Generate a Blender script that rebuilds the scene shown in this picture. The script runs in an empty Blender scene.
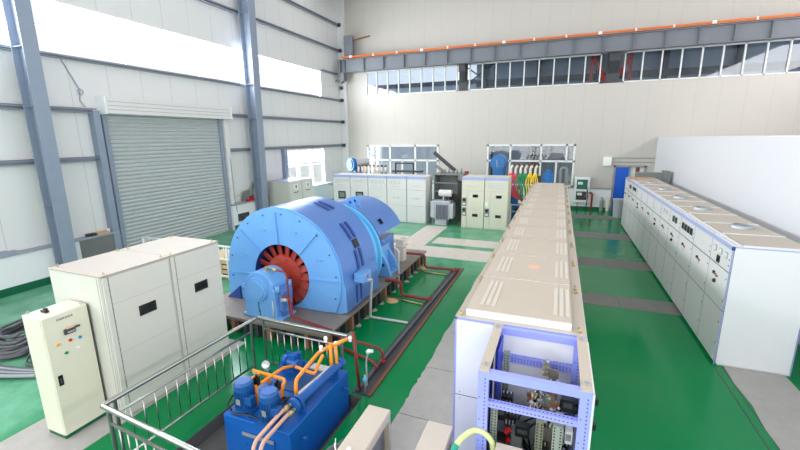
import bpy, math, random
from mathutils import Vector, Matrix
from math import sin, cos, pi, radians
random.seed(7)
C = bpy.context.scene
COL = C.collection

# ------------------------------------------------------------------ camera
cd = bpy.data.cameras.new('camera'); cam = bpy.data.objects.new('camera', cd); COL.objects.link(cam)
YAW, PITCH, ROLL, FPX = radians(21.71), radians(12.444), radians(-0.6735), 397.79
fwd = Vector((-sin(YAW)*cos(PITCH), cos(YAW)*cos(PITCH), -sin(PITCH)))
rt = Vector((cos(YAW), sin(YAW), 0)); up = rt.cross(fwd)
r2 = rt*cos(ROLL) + up*sin(ROLL); u2 = -rt*sin(ROLL) + up*cos(ROLL)
M = Matrix(((r2.x, u2.x, -fwd.x, 0), (r2.y, u2.y, -fwd.y, 0), (r2.z, u2.z, -fwd.z, 4.08), (0, 0, 0, 1)))
cam.matrix_world = M
cd.sensor_width = 36; cd.lens = 36*FPX/800; cd.clip_start = 0.05; cd.clip_end = 300
C.camera = cam

# ------------------------------------------------------------------ world, light, exposure
w = bpy.data.worlds.new('world'); C.world = w; w.use_nodes = True
bg = w.node_tree.nodes['Background']
bg.inputs[0].default_value = (0.96, 0.98, 1.0, 1); bg.inputs[1].default_value = 1.2
C.view_settings.view_transform = 'Standard'; C.view_settings.look = 'None'
C.view_settings.gamma = 1; C.view_settings.use_curve_mapping = False
C.view_settings.exposure = 0.2
C.cycles.max_bounces = 8; C.cycles.diffuse_bounces = 5; C.cycles.transparent_max_bounces = 16
C.cycles.sample_clamp_indirect = 8
SKY = (0.97, 0.98, 1.0)
def area(name, loc, direction, sx, sy, power, colour=SKY, portal=False):
    l = bpy.data.lights.new(name, 'AREA'); l.shape = 'RECTANGLE'; l.size = sx; l.size_y = sy
    l.energy = power; l.color = colour
    o = bpy.data.objects.new(name, l); COL.objects.link(o); o.location = loc
    o.rotation_euler = Vector(direction).to_track_quat('-Z', 'Y').to_euler()
    if portal: l.cycles.is_portal = True
    return o
# daylight: ribbon and low windows, unseen gate wall; roof and right-hand fills are added
area('ribbon_window_daylight', (-14.06, 8.0, 7.3), (1, 0, 0), 28, 1.45, 3300)
area('low_window_daylight', (-14.06, 19.97, 2.38), (1, 0, 0), 3.9, 2.2, 420)
ROOF_FILL = [(-3.2, 2.0), (2.6, 2.0), (8.4, 2.0), (14.2, 2.0), (20.0, 2.0)]      # y, width of unseen roof openings added for fill light
for y, wd in ROOF_FILL: area('roof_fill', (-1, y, 12.75), (0, 0, -1), 24, wd, 60, (1, .97, .93))
area('gate_daylight', (-1, -6.2, 5.0), (0, 1, 0), 24, 8, 1700, (1, .98, .96))
area('right_fill', (11.95, 10, 8.4), (-1, 0, 0), 30, 1.6, 1100, (1, .98, .97))  # added fill light; the right wall has no opening

# ------------------------------------------------------------------ materials
def lin(c): return tuple(((x/255)/12.92 if x/255 <= .04045 else ((x/255+.055)/1.055)**2.4) for x in c)
MATS = {}
def mat(name, rgb, rough=.5, metal=0, var=.06, scale=6., bump=0., spec=.5, coat=0.):
    m = bpy.data.materials.new(name); m.use_nodes = True; nt = m.node_tree; b = nt.nodes['Principled BSDF']
    c = lin(rgb)
    b.inputs['Roughness'].default_value = rough; b.inputs['Metallic'].default_value = metal
    b.inputs['Specular IOR Level'].default_value = spec; b.inputs['Coat Weight'].default_value = coat
    tc = nt.nodes.new('ShaderNodeTexCoord'); nz = nt.nodes.new('ShaderNodeTexNoise')
    nz.inputs['Scale'].default_value = scale; nz.inputs['Detail'].default_value = 3
    nt.links.new(tc.outputs['Object'], nz.inputs['Vector'])
    mx = nt.nodes.new('ShaderNodeMix'); mx.data_type = 'RGBA'
    mx.inputs[6].default_value = (*[x*(1-var) for x in c], 1); mx.inputs[7].default_value = (*[min(1, x*(1+var)) for x in c], 1)
    nt.links.new(nz.outputs['Fac'], mx.inputs[0]); nt.links.new(mx.outputs[2], b.inputs['Base Color'])
    if bump:
        bp = nt.nodes.new('ShaderNodeBump'); bp.inputs['Strength'].default_value = bump; bp.inputs['Distance'].default_value = .01
        nt.links.new(nz.outputs['Fac'], bp.inputs['Height']); nt.links.new(bp.outputs[0], b.inputs['Normal'])
    MATS[name] = m; return m
def N(nt, t, **kw):
    n = nt.nodes.new(t)
    for k, v in kw.items(): setattr(n, k, v)
    return n
def sheet(name, rgb, axis, pitch, rough=.45, seam=.78):            # insulated wall sheets: seams every `pitch` metres and fine ribs
    m = mat(name, rgb, rough, var=.02, scale=1.2); nt = m.node_tree; b = nt.nodes['Principled BSDF']
    g = N(nt, 'ShaderNodeNewGeometry'); s = N(nt, 'ShaderNodeSeparateXYZ'); nt.links.new(g.outputs['Position'], s.inputs[0])
    def line(p, wdt):
        d = N(nt, 'ShaderNodeMath', operation='DIVIDE'); nt.links.new(s.outputs[axis], d.inputs[0]); d.inputs[1].default_value = p
        f = N(nt, 'ShaderNodeMath', operation='FRACT'); nt.links.new(d.outputs[0], f.inputs[0])
        l = N(nt, 'ShaderNodeMath', operation='LESS_THAN'); nt.links.new(f.outputs[0], l.inputs[0]); l.inputs[1].default_value = wdt/p
        return l
    a = line(pitch, .022); r = line(pitch/4, .02)
    mx = N(nt, 'ShaderNodeMix', data_type='RGBA', blend_type='MULTIPLY'); old = b.inputs['Base Color'].links[0].from_socket
    nt.links.new(old, mx.inputs[6]); mx.inputs[7].default_value = (seam, seam, seam, 1); nt.links.new(a.outputs[0], mx.inputs[0])
    nt.links.new(mx.outputs[2], b.inputs['Base Color'])
    ad = N(nt, 'ShaderNodeMath', operation='ADD'); nt.links.new(a.outputs[0], ad.inputs[0]); nt.links.new(r.outputs[0], ad.inputs[1])
    bp = N(nt, 'ShaderNodeBump', invert=True); bp.inputs['Strength'].default_value = .25; bp.inputs['Distance'].default_value = .01
    nt.links.new(ad.outputs[0], bp.inputs['Height']); nt.links.new(bp.outputs[0], b.inputs['Normal'])
    return m
def glass(name, tint=(.9, .95, .97), refl=.08):
    m = bpy.data.materials.new(name); m.use_nodes = True; nt = m.node_tree; nt.nodes.clear()
    o = N(nt, 'ShaderNodeOutputMaterial'); t = N(nt, 'ShaderNodeBsdfTransparent'); t.inputs[0].default_value = (*tint, 1)
    g = N(nt, 'ShaderNodeBsdfGlossy'); g.inputs['Roughness'].default_value = .03; x = N(nt, 'ShaderNodeMixShader'); x.inputs[0].default_value = refl
    nt.links.new(t.outputs[0], x.inputs[1]); nt.links.new(g.outputs[0], x.inputs[2]); nt.links.new(x.outputs[0], o.inputs[0])
    MATS[name] = m; return m

def floor_paint():
    m = mat('green_epoxy', (0, 124, 68), .16, var=.10, scale=.7, spec=.25); nt = m.node_tree; b = nt.nodes['Principled BSDF']
    b.inputs['Specular Tint'].default_value = (.55, 1, .85, 1)
    g = N(nt, 'ShaderNodeNewGeometry'); n1 = N(nt, 'ShaderNodeTexNoise'); n1.inputs['Scale'].default_value = .9; n1.inputs['Detail'].default_value = 5
    nt.links.new(g.outputs['Position'], n1.inputs['Vector'])
    mr = N(nt, 'ShaderNodeMapRange'); mr.inputs[1].default_value = .3; mr.inputs[2].default_value = .7; mr.inputs[3].default_value = .10; mr.inputs[4].default_value = .26
    nt.links.new(n1.outputs['Fac'], mr.inputs[0]); nt.links.new(mr.outputs[0], b.inputs['Roughness'])
    sp = N(nt, 'ShaderNodeSeparateXYZ'); nt.links.new(g.outputs['Position'], sp.inputs[0])
    def ramp(axis, a, c):
        q = N(nt, 'ShaderNodeMapRange', interpolation_type='SMOOTHSTEP'); q.inputs[1].default_value = a; q.inputs[2].default_value = c; nt.links.new(sp.outputs[axis], q.inputs[0]); return q
    def mth(op, x, y):
        q = N(nt, 'ShaderNodeMath', operation=op)
        for k, v in enumerate((x, y)):
            if isinstance(v, float): q.inputs[k].default_value = v
            else: nt.links.new(v.outputs[0], q.inputs[k])
        return q
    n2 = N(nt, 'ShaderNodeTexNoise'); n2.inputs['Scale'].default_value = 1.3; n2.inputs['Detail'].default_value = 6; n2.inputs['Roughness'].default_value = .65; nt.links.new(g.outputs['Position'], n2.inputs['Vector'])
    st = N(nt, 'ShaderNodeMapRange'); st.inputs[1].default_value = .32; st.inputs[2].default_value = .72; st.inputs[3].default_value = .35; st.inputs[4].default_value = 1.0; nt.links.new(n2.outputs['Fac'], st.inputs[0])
    left = ramp(0, -6.7, -7.3); far = mth('MULTIPLY', ramp(1, 9.5, 13.5), ramp(0, .6, -.6))  # left: pale dust film; far: pale reflections painted into the floor colour
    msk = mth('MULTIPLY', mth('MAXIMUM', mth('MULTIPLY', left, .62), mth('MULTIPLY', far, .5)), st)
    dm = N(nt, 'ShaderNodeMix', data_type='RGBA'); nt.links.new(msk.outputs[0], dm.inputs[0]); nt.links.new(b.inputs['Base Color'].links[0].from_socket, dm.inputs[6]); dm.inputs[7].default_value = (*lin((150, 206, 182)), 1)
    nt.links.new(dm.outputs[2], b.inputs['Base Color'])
    bp = N(nt, 'ShaderNodeBump'); bp.inputs['Strength'].default_value = .04; bp.inputs['Distance'].default_value = .02
    nt.links.new(n1.outputs['Fac'], bp.inputs['Height']); nt.links.new(bp.outputs[0], b.inputs['Normal'])
    return m
def concrete(name, rgb, rough=.8):
    m = mat(name, rgb, rough, var=.22, scale=3.5, bump=.25); nt = m.node_tree
    for n in nt.nodes:
        if n.type == 'TEX_NOISE': n.inputs['Detail'].default_value = 9; n.inputs['Roughness'].default_value = .68
    return m

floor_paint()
concrete('trench_concrete', (122, 121, 117)); concrete('pale_concrete', (168, 164, 160)); concrete('dark_concrete', (88, 87, 86)); concrete('light_concrete', (204, 194, 184)); concrete('cement_render', (118, 120, 120))
sheet('left_sheet', (222, 221, 221), 1, 1.15); sheet('back_sheet', (193, 187, 180), 0, 1.0, .45, .88); mat('partition_sheet', (226, 226, 230), .5, var=.015, scale=1)
mat('white_masonry', (232, 233, 236), .7, var=.03); mat('roof_sheet', (150, 152, 154), .6); mat('green_skirting', (0, 96, 62), .4)
mat('steel_blue_grey', (138, 149, 168), .45, var=.10, scale=4); mat('girt_grey', (152, 158, 172), .45); mat('beam_grey', (112, 116, 124), .5, var=.08, scale=2); mat('dark_steel', (60, 62, 66), .5)
mat('shutter_grey', (180, 184, 186), .45, var=.03); mat('white_plastic', (240, 240, 238), .4); mat('window_white', (226, 226, 224), .4)
mat('rail_orange', (214, 104, 30), .4); mat('pipe_orange', (250, 150, 30), .35); mat('brown_wood', (120, 72, 50), .6)
mat('beige_front', (204, 202, 194), .38, var=.02); mat('beige_top', (196, 184, 171), .42, var=.03); mat('drive_top', (170, 158, 147), .45, var=.03); mat('cream_front', (216, 213, 194), .38, var=.03)  # cabinet tops hold warm overhead light in their colour, drive top toned down
mat('cover_beige', (190, 177, 163), .5, var=.04, scale=3); mat('cover_vent', (204, 195, 184), .5); mat('panel_white', (234, 234, 238), .35, var=.02); mat('panel_grey', (220, 218, 217), .35, var=.02)
mat('trim_lilac', (150, 162, 222), .4); mat('frame_lilac', (152, 160, 246), .38, var=.03); mat('deep_blue_side', (60, 80, 210), .4); mat('header_blue', (166, 176, 218), .4)
mat('seam_dark', (70, 70, 72), .6); mat('black', (22, 22, 24), .35); mat('glass_black', (26, 28, 30), .12); mat('rubber_grey', (66, 66, 70), .55); mat('grey_cable', (88, 88, 94), .5)
mat('gen_blue', (108, 164, 222), .32, var=.04, spec=.5); mat('gen_blue_dark', (84, 124, 190), .34, var=.05); mat('cyan_blue', (104, 190, 238), .32); mat('slot_blue', (36, 66, 140), .5)  # darker blue: shade of the generator flank put into colour; also turbine paint
mat('fan_red', (166, 58, 46), .45, var=.12, scale=8); mat('pipe_red', (134, 46, 40), .4, var=.15); mat('shaft_steel', (140, 130, 124), .35, .8)
mat('tank_blue', (14, 92, 176), .32, var=.08); mat('motor_blue', (24, 84, 150), .35); mat('pump_blue', (24, 92, 170), .35); mat('blue_plate', (40, 84, 140), .4)
mat('stainless', (172, 172, 169), .3, 1.0, var=.03); mat('zinc', (176, 180, 184), .42, .5); mat('galv_pipe', (196, 198, 200), .4, .3); mat('brass', (196, 176, 130), .35, .7)
mat('base_steel', (138, 128, 120), .55, .2, var=.2); mat('rusty_stub', (150, 104, 78), .7, var=.25); mat('salmon_pipe', (226, 178, 152), .45); mat('oil_stain', (40, 110, 100), .5)
mat('knob_red', (206, 30, 26), .3); mat('knob_green', (20, 140, 84), .3); mat('knob_yellow', (246, 156, 30), .3); mat('knob_blue', (50, 130, 220), .3); mat('knob_white', (232, 232, 226), .3)
mat('meter_face', (226, 228, 226), .3); mat('transformer_grey', (190, 194, 202), .4, .2); mat('fin_grey', (124, 130, 142), .45); mat('enclosure_grey', (126, 130, 128), .5)
mat('door_blue', (20, 92, 206), .4); mat('machine_blue', (30, 108, 176), .35); mat('cable_red', (232, 84, 100), .5); mat('cable_green', (24, 150, 96), .5); mat('cable_yellow', (240, 206, 40), .5)
mat('insulator_cream', (224, 214, 200), .35); mat('insulator_brown', (110, 66, 50), .3); mat('hose_yellow_green', (206, 216, 150), .4); mat('hose_teal', (20, 150, 130), .4)
mat('cardboard', (200, 160, 118), .8); mat('timber', (214, 186, 150), .7); mat('duct_grey', (140, 148, 138), .55); mat('busbar_steel', (150, 142, 130), .35, .6); mat('copper', (190, 128, 84), .35, .7)
mat('neighbour_wall', (146, 158, 172), .7); mat('neighbour_steel', (70, 74, 82), .6); mat('truss_red', (190, 50, 46), .5); mat('yard', (205, 206, 204), .9); mat('fire_red', (150, 40, 34), .4); mat('mesh_grey', (150, 152, 150), .6)
mat('tarp', (150, 154, 160), .6, bump=.3); mat('neighbour_pale', (170, 182, 196), .7); mat('paper', (236, 236, 232), .6)
glass('clear_glass', (.95, .97, .98), .06); glass('tinted_glass', (.74, .80, .86), .05)
def G(k): return MATS[k]

# ------------------------------------------------------------------ mesh helpers
WPOS = {}
class MB:
    def __init__(s): s.v = []; s.f = []; s.m = []; s.sm = []
    def add(s, vs, fs, m=0, smooth=False):
        o = len(s.v); s.v += [tuple(v) for v in vs]
        for f in fs: s.f.append(tuple(i+o for i in f)); s.m.append(m); s.sm.append(smooth)
        return s
    def box(s, x0, x1, y0, y1, z0, z1, m=0):
        return s.add([(x0,y0,z0),(x1,y0,z0),(x1,y1,z0),(x0,y1,z0),(x0,y0,z1),(x1,y0,z1),(x1,y1,z1),(x0,y1,z1)],
                     [(0,3,2,1),(4,5,6,7),(0,1,5,4),(1,2,6,5),(2,3,7,6),(3,0,4,7)], m)
    def obox(s, c, ax, ay, az, m=0):                      # oriented box from a centre and three half axes
        c, ax, ay, az = map(Vector, (c, ax, ay, az)); vs = []
        for k in (-1, 1):
            for (i, j) in ((-1,-1),(1,-1),(1,1),(-1,1)): vs.append(c+ax*i+ay*j+az*k)
        return s.add(vs, [(0,3,2,1),(4,5,6,7),(0,1,5,4),(1,2,6,5),(2,3,7,6),(3,0,4,7)], m)
    def bar(s, p, q, w, h, m=0, upv=(0,0,1)):
        p, q = Vector(p), Vector(q); d = (q-p); u = Vector(upv)
        if abs(d.normalized().dot(u)) > .95: u = Vector((0,1,0))
        sd = d.cross(u).normalized(); u = sd.cross(d).normalized()
        return s.obox((p+q)/2, d/2, sd*w/2, u*h/2, m)
    def cyl(s, p, q, r, rb=None, seg=16, m=0, smooth=True):
        p, q = Vector(p), Vector(q); rb = r if rb is None else rb; d = (q-p).normalized()
        u = Vector((0,0,1)) if abs(d.z) < .9 else Vector((1,0,0)); a = d.cross(u).normalized(); b = d.cross(a)
        vs = [p+(a*cos(2*pi*i/seg)+b*sin(2*pi*i/seg))*r for i in range(seg)]+[q+(a*cos(2*pi*i/seg)+b*sin(2*pi*i/seg))*rb for i in range(seg)]
        s.add(vs, [(i,(i+1)%seg,seg+(i+1)%seg,seg+i) for i in range(seg)], m, smooth)
        return s.add(vs, [tuple(range(seg))[::-1], tuple(range(seg,2*seg))], m)
    def tube(s, pts, r, seg=8, m=0, fillet=0., closed=False):
        P = [Vector(p) for p in pts]
        if fillet and not closed:
            Q = [P[0]]
            for i in range(1, len(P)-1):
                a, b, c = P[i-1], P[i], P[i+1]; t = min(fillet, (a-b).length*.48, (c-b).length*.48)
                s0 = b+(a-b).normalized()*t; s1 = b+(c-b).normalized()*t
                for k in range(6):
                    u = k/5; Q.append(s0*(1-u)**2+b*2*u*(1-u)+s1*u*u)
            P = Q+[P[-1]]
        n = len(P); vs = []; prev = None
        for i in range(n):
            if closed: t = (P[(i+1)%n]-P[i-1]).normalized()
            else: t = (P[min(i+1,n-1)]-P[max(i-1,0)]).normalized()
            if prev is None:
                u = Vector((0,0,1)) if abs(t.z) < .9 else Vector((1,0,0)); a = t.cross(u).normalized()
            else: a = (prev-t*prev.dot(t)).normalized()
            prev = a; b = t.cross(a)
            vs += [P[i]+(a*cos(2*pi*k/seg)+b*sin(2*pi*k/seg))*r for k in range(seg)]
        fs = []
        for i in range(n if closed else n-1):
            j = (i+1)%n
            fs += [(i*seg+k, i*seg+(k+1)%seg, j*seg+(k+1)%seg, j*seg+k) for k in range(seg)]
        s.add(vs, fs, m, True)
        if not closed: s.add(vs, [tuple(range(seg))[::-1], tuple(range((n-1)*seg, n*seg))], m)
        return s
    def prism(s, poly, axis, a0, a1, m=0, smooth=False):      # polygon in the two other axes, extruded along axis
        def P(u, v, a): return {'x': (a,u,v), 'y': (u,a,v), 'z': (u,v,a)}[axis]
        n = len(poly); vs = [P(u,v,a0) for u, v in poly]+[P(u,v,a1) for u, v in poly]
        s.add(vs, [tuple(range(n)), tuple(range(n,2*n))[::-1]], m)
        return s.add(vs, [(i,(i+1)%n,n+(i+1)%n,n+i) for i in range(n)], m, smooth)
    def ring(s, c, d, R, r, seg=12, m=0, sub=6):              # small torus
        c, d = Vector(c), Vector(d).normalized(); u = Vector((0,0,1)) if abs(d.z) < .9 else Vector((1,0,0)); a = d.cross(u).normalized(); b = d.cross(a)
        return s.tube([c+(a*cos(2*pi*i/seg)+b*sin(2*pi*i/seg))*R for i in range(seg)], r, sub, m, closed=True)
    def lathe(s, prof, o, d, seg=24, m=0, smooth=True):       # prof: (radius, height along d)
        o, d = Vector(o), Vector(d).normalized(); u = Vector((0,0,1)) if abs(d.z) < .9 else Vector((1,0,0)); a = d.cross(u).normalized(); b = d.cross(a)
        vs = []
        for r, h in prof: vs += [o+d*h+(a*cos(2*pi*i/seg)+b*sin(2*pi*i/seg))*max(r,1e-4) for i in range(seg)]
        fs = []
        for j in range(len(prof)-1): fs += [(j*seg+i, j*seg+(i+1)%seg, (j+1)*seg+(i+1)%seg, (j+1)*seg+i) for i in range(seg)]
        return s.add(vs, fs, m, smooth)
    def sphere(s, c, r, seg=12, m=0):
        return s.lathe([(r*sin(pi*i/8), -r*cos(pi*i/8)) for i in range(9)], c, (0,0,1), seg, m)
    def clamp(s, z0): s.v = [(x, y, max(z, z0)) for x, y, z in s.v]; return s
    def build(s, name, mats, parent=None, bevel=0., auto=True):
        me = bpy.data.meshes.new(name)
        if parent is not None: off = WPOS[parent]
        else:
            xs, ys, zs = zip(*s.v); off = Vector(((min(xs)+max(xs))/2, (min(ys)+max(ys))/2, min(zs)))
        me.from_pydata([tuple(Vector(v)-off) for v in s.v], [], s.f)
        for k in ([mats] if isinstance(mats, str) else mats): me.materials.append(G(k))
        for p, mi, sm in zip(me.polygons, s.m, s.sm): p.material_index = mi; p.use_smooth = sm
        import bmesh as _b
        bm = _b.new(); bm.from_mesh(me)
        _b.ops.remove_doubles(bm, verts=bm.verts, dist=1e-5); _b.ops.recalc_face_normals(bm, faces=bm.faces)
        for e in bm.edges:
            if len(e.link_faces) == 2 and e.calc_face_angle(0) > .6: e.smooth = False
        bm.to_mesh(me); bm.free()
        o = bpy.data.objects.new(name, me); COL.objects.link(o)
        if parent is not None:
            o.parent = parent; WPOS[o] = off
        else:
            o.location = off; WPOS[o] = off
        if bevel:
            b = o.modifiers.new('bevel', 'BEVEL'); b.width = bevel; b.segments = 2; b.limit_method = 'ANGLE'; b.angle_limit = radians(40)
        return o
def tag(o, label, cat, group=None):
    o['label'] = label; o['category'] = cat
    if group: o['group'] = group
    return o
def thing(name, label, cat, loc, group=None):
    o = bpy.data.objects.new(name, None); COL.objects.link(o); o.location = loc; o.empty_display_size = .1
    WPOS[o] = Vector(loc); return tag(o, label, cat, group)
def struct(name, mb, mats, parent=None, bevel=0.):
    o = mb.build(name, mats, parent, bevel); o['kind'] = 'structure'; return o
def dup(root, loc, label):
    r = root.copy(); COL.objects.link(r); r.location = loc; r['label'] = label
    for ch in root.children:
        c = ch.copy(); COL.objects.link(c); c.parent = r
        for g in ch.children:
            d = g.copy(); COL.objects.link(d); d.parent = c
    return r
ORD = ['first','second','third','fourth','fifth','sixth','seventh','eighth','ninth','tenth','eleventh','twelfth']

# ================================================================== SETTING
LX, BY, RX, FY, TOP = -13.84, 24.4, 12.0, -6.0, 12.6
# floor with the sunken pit of the hydraulic unit
PX0, PX1, PY0, PY1 = -4.55, -2.68, 1.4, 5.02
b = MB()
for x0, x1, y0, y1 in ((LX-.2, RX, FY, PY0), (LX-.2, PX0, PY0, PY1), (PX1, RX, PY0, PY1), (LX-.2, RX, PY1, BY+.2)): b.box(x0, x1, y0, y1, -.5, 0)
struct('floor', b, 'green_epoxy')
b = MB(); b.box(PX0, PX1, PY0, PY1, -.5, -.22); b.box(PX0, PX0+.012, PY0, PY1, -.22, -.004); b.box(PX0, PX1, PY1-.012, PY1, -.22, -.004); b.box(PX1-.012, PX1, PY0, PY1, -.22, -.004)
struct('pit_floor', b, 'dark_concrete')
def jag(x0, x1, y0, y1, amp, sides=''):                     # outline of a bare concrete patch with ragged paint edges
    P = []; n = 16
    for i in range(n): P.append((x0+(x1-x0)*i/n, y0+(random.uniform(-amp, amp) if 's' in sides else 0)))
    for i in range(n): P.append((x1+(random.uniform(-amp, amp) if 'e' in sides else 0), y0+(y1-y0)*i/n))
    for i in range(n): P.append((x1+(x0-x1)*i/n, y1+(random.uniform(-amp, amp) if 'n' in sides else 0)))
    for i in range(n): P.append((x0+(random.uniform(-amp, amp) if 'w' in sides else 0), y1+(y0-y1)*i/n))
    return P
def patch(x0, x1, y0, y1, m, amp=.0, sides='', h=.006):
    b = MB(); b.prism(jag(x0, x1, y0, y1, amp, sides), 'z', 0, h); return struct('trench_cover', b, m)
for y0, y1 in ((10.25, 11.02), (13.52, 14.42), (17.35, 18.45)):
    patch(.4, 1.62, y0, y1, 'trench_concrete'); patch(1.635, 2.86, y0, y1, 'trench_concrete')
patch(.4, 2.86, 21.6, 22.6, 'trench_concrete')
patch(-2.0, -.9, 1.0, 4.87, 'pale_concrete', .018, 'w'); patch(-2.0, -.9, 4.885, 6.2, 'pale_concrete', .018, 'w'); patch(-2.0, -.9, 6.215, 11.5, 'pale_concrete', .03, 'w')
patch(2.98, 3.86, -1, 8.1, 'pale_concrete', .03, 'w')
patch(-6.95, -5.72, .5, 5.75, 'pale_concrete')
patch(-8.6, -2.0, 12.75, 14.05, 'light_concrete', .03, 's'); patch(-4.45, -2.0, 14.5, 15.5, 'light_concrete'); patch(-5.6, -4.6, 14.06, 17.5, 'light_concrete'); patch(-8.6, -5.65, 14.5, 15.3, 'light_concrete')
# expansion-joint grooves painted over beside the concrete strip
b = MB(); b.box(2.83, 2.845, -1, 8.1, 0, .004); b.box(2.955, 2.967, -1, 8.1, 0, .004); struct('floor_groove', b, 'seam_dark')

# left wall
b = MB(); T = LX-.16
def lw(y0, y1, z0, z1, m=0): b.box(T, LX, y0, y1, z0, z1, m)
lw(FY, BY+.2, 8.06, TOP); lw(FY, 8.85, 1.08, 6.55); lw(8.85, 13.65, 4.95, 6.55); lw(13.65, 18.0, 1.08, 6.55); lw(18.0, 21.95, 3.5, 6.55); lw(21.95, BY+.2, 1.08, 6.55); lw(22.0, BY+.2, 6.55, 8.06)
struct('wall_left', b, 'left_sheet')
b = MB()
for y0, y1, z1 in ((FY, 7.4, 1.06), (13.75, 18.0, 1.12), (18.0, 21.95, 1.27), (21.95, BY, 1.12)):
    b.box(T, LX+.22, y0, y1, 0, z1)
b.box(T, LX+.22, 7.4, 8.6, 0, 1.06, 1)
struct('wall_left_masonry', b, ['white_masonry', 'cement_render'])
b = MB(); b.box(LX, LX+.27, FY, 8.6, 1.06, 1.12); b.box(LX, LX+.27, 13.75, 18, 1.12, 1.18); struct('trim_ledge', b, 'girt_grey')
b = MB(); b.box(LX+.22, LX+.235, FY, 8.6, 0, .22); b.box(LX+.22, LX+.235, 13.75, BY, 0, .2); struct('baseboard_left', b, 'green_skirting')
# ribbon window
wn = MB(); wn.box(T, LX+.02, FY, 22, 6.55, 6.60); wn.box(T, LX+.02, FY, 22, 8.01, 8.06); wn.box(T, LX+.02, 21.95, 22, 6.55, 8.06)
for y in range(-5, 22, 3): wn.box(T+.03, T+.06, y-.015, y+.015, 6.6, 8.01)
win = struct('window_1', wn, 'window_white')
p = MB(); p.box(T+.05, T+.056, FY, 21.95, 6.6, 8.01); p.build('pane', 'clear_glass', win)
# low left window
wn = MB(); y0, y1, z0, z1 = 18.0, 21.95, 1.27, 3.5
for a, c in ((y0, y0+.07), (y1-.07, y1), (19.25, 19.32), (20.55, 20.62)): wn.box(T, LX+.03, a, c, z0, z1)
for a, c in ((z0, z0+.07), (z1-.07, z1), (2.62, 2.69)): wn.box(T, LX+.03, y0, y1, a, c)
win = struct('window_2', wn, 'window_white'); p = MB(); p.box(T+.05, T+.056, y0, y1, z0, z1); p.build('pane', 'clear_glass', win)
b = MB(); b.box(LX, LX+.3, 17.8, BY-.1, 1.27, 1.31); struct('window_sill', b, 'white_masonry')
# roller shutter
b = MB(); n = 36
prof = []
for i in range(n):
    z = .02+i*4.9/n; h = 4.9/n
    prof += [(LX-.02, z), (LX+.015, z+h*.25), (LX+.02, z+h*.55), (LX-.02, z+h*.9)]
prof += [(LX-.02, 4.93), (LX-.06, 4.93), (LX-.06, .02)]
b.prism([(u, v) for u, v in prof], 'y', 8.9, 13.6)
door = struct('door_1', b, 'shutter_grey')
g = MB(); g.box(LX-.05, LX+.10, 8.78, 8.92, 0, 4.95); g.box(LX-.05, LX+.10, 13.58, 13.72, 0, 4.95); g.build('guide_rail', 'steel_blue_grey', door)
g = MB(); g.box(LX+.003, LX+.42, 8.75, 14.0, 4.93, 5.43, 0); g.box(LX+.003, LX+.44, 8.72, 8.75, 4.9, 5.46, 1); g.box(LX+.003, LX+.44, 14.0, 14.03, 4.9, 5.46, 1)
for z in (5.05, 5.17, 5.30): g.box(LX+.42, LX+.424, 8.8, 13.95, z, z+.008, 2)
g.build('shutter_box', ['panel_grey', 'white_plastic', 'seam_dark'], door)
# girts and columns of the left wall
def girt(y0, y1, z, h=.14, d=.16):
    b = MB(); x0 = LX+.003; b.box(x0, x0+.02, y0, y1, z-h/2, z+h/2); b.box(x0, x0+d, y0, y1, z+h/2-.015, z+h/2); b.box(x0+d-.015, x0+d, y0, y1, z+h/2-.05, z+h/2); b.box(x0, x0+d, y0, y1, z-h/2, z-h/2+.015)
    return struct('girt', b, 'girt_grey')
for z in (9.57, 11.1): girt(FY, BY-.02, z)
girt(FY, 8.6, 5.0); girt(14.1, BY-.02, 5.12); girt(FY, 8.45, 3.52); girt(13.75, BY-.02, 3.6); girt(FY, BY-.02, 6.50, .1); b = MB(); b.box(LX+.003, LX+.06, FY, BY-.02, 7.26, 7.30); struct('girt', b, 'window_white')  # mid-window girt is white: window glare put into its colour
girt(22.05, BY-.02, 8.1, .1)
b = MB(); b.box(LX+.003, LX+.26, 8.42, 8.62, 0, 5.0); struct('door_post', b, 'steel_blue_grey')
b = MB(); b.box(LX+.003, LX+.2, 13.76, 13.96, 1.19, 5.0); struct('door_post', b, 'panel_grey')
b = MB(); b.box(LX+.003, LX+.2, 17.72, 17.98, 1.19, 3.55); struct('window_post', b, 'steel_blue_grey')
def column(y, wd, x0=LX+.29, d0=.42, d1=.62):
    b = MB(); h = TOP
    def pl(xa0, xb0, xa1, xb1, ya, yb):
        b.add([(xa0,ya,0),(xb0,ya,0),(xb0,yb,0),(xa0,yb,0),(xa1,ya,h),(xb1,ya,h),(xb1,yb,h),(xa1,yb,h)], [(0,3,2,1),(4,5,6,7),(0,1,5,4),(1,2,6,5),(2,3,7,6),(3,0,4,7)])
    pl(x0, x0+.025, x0, x0+.025, y-wd/2, y+wd/2); pl(x0+d0-.025, x0+d0, x0+d1-.025, x0+d1, y-wd/2, y+wd/2); pl(x0, x0+d0-.01, x0, x0+d1-.01, y-.008, y+.008)
    b.box(x0-.05, x0+d0+.08, y-wd/2-.06, y+wd/2+.06, 0, .03)
    for z in (2.3, 5.0, 6.5, 9.5): b.box(x0+.02, x0+d0-.02, y-wd/2+.02, y+wd/2-.02, z, z+.015)
    return struct('column', b, 'steel_blue_grey')
column(6.83, .36); column(15.35, .42); column(-1.7, .36)
b = MB(); b.box(LX+.003, LX+.3, 23.9, BY-.003, 8.0, 8.12); b.box(LX+.003, LX+.5, 24.2, BY-.003, 0, TOP); struct('corner_column', b, 'left_sheet')
for z in (9.57, 11.1, 6.5, 7.28, 5.12, 3.6):
    b = MB(); b.box(LX+.08, LX+.3, BY-.3, BY-.2, z-.1, z+.1); struct('girt_bracket', b, 'dark_steel')
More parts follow.
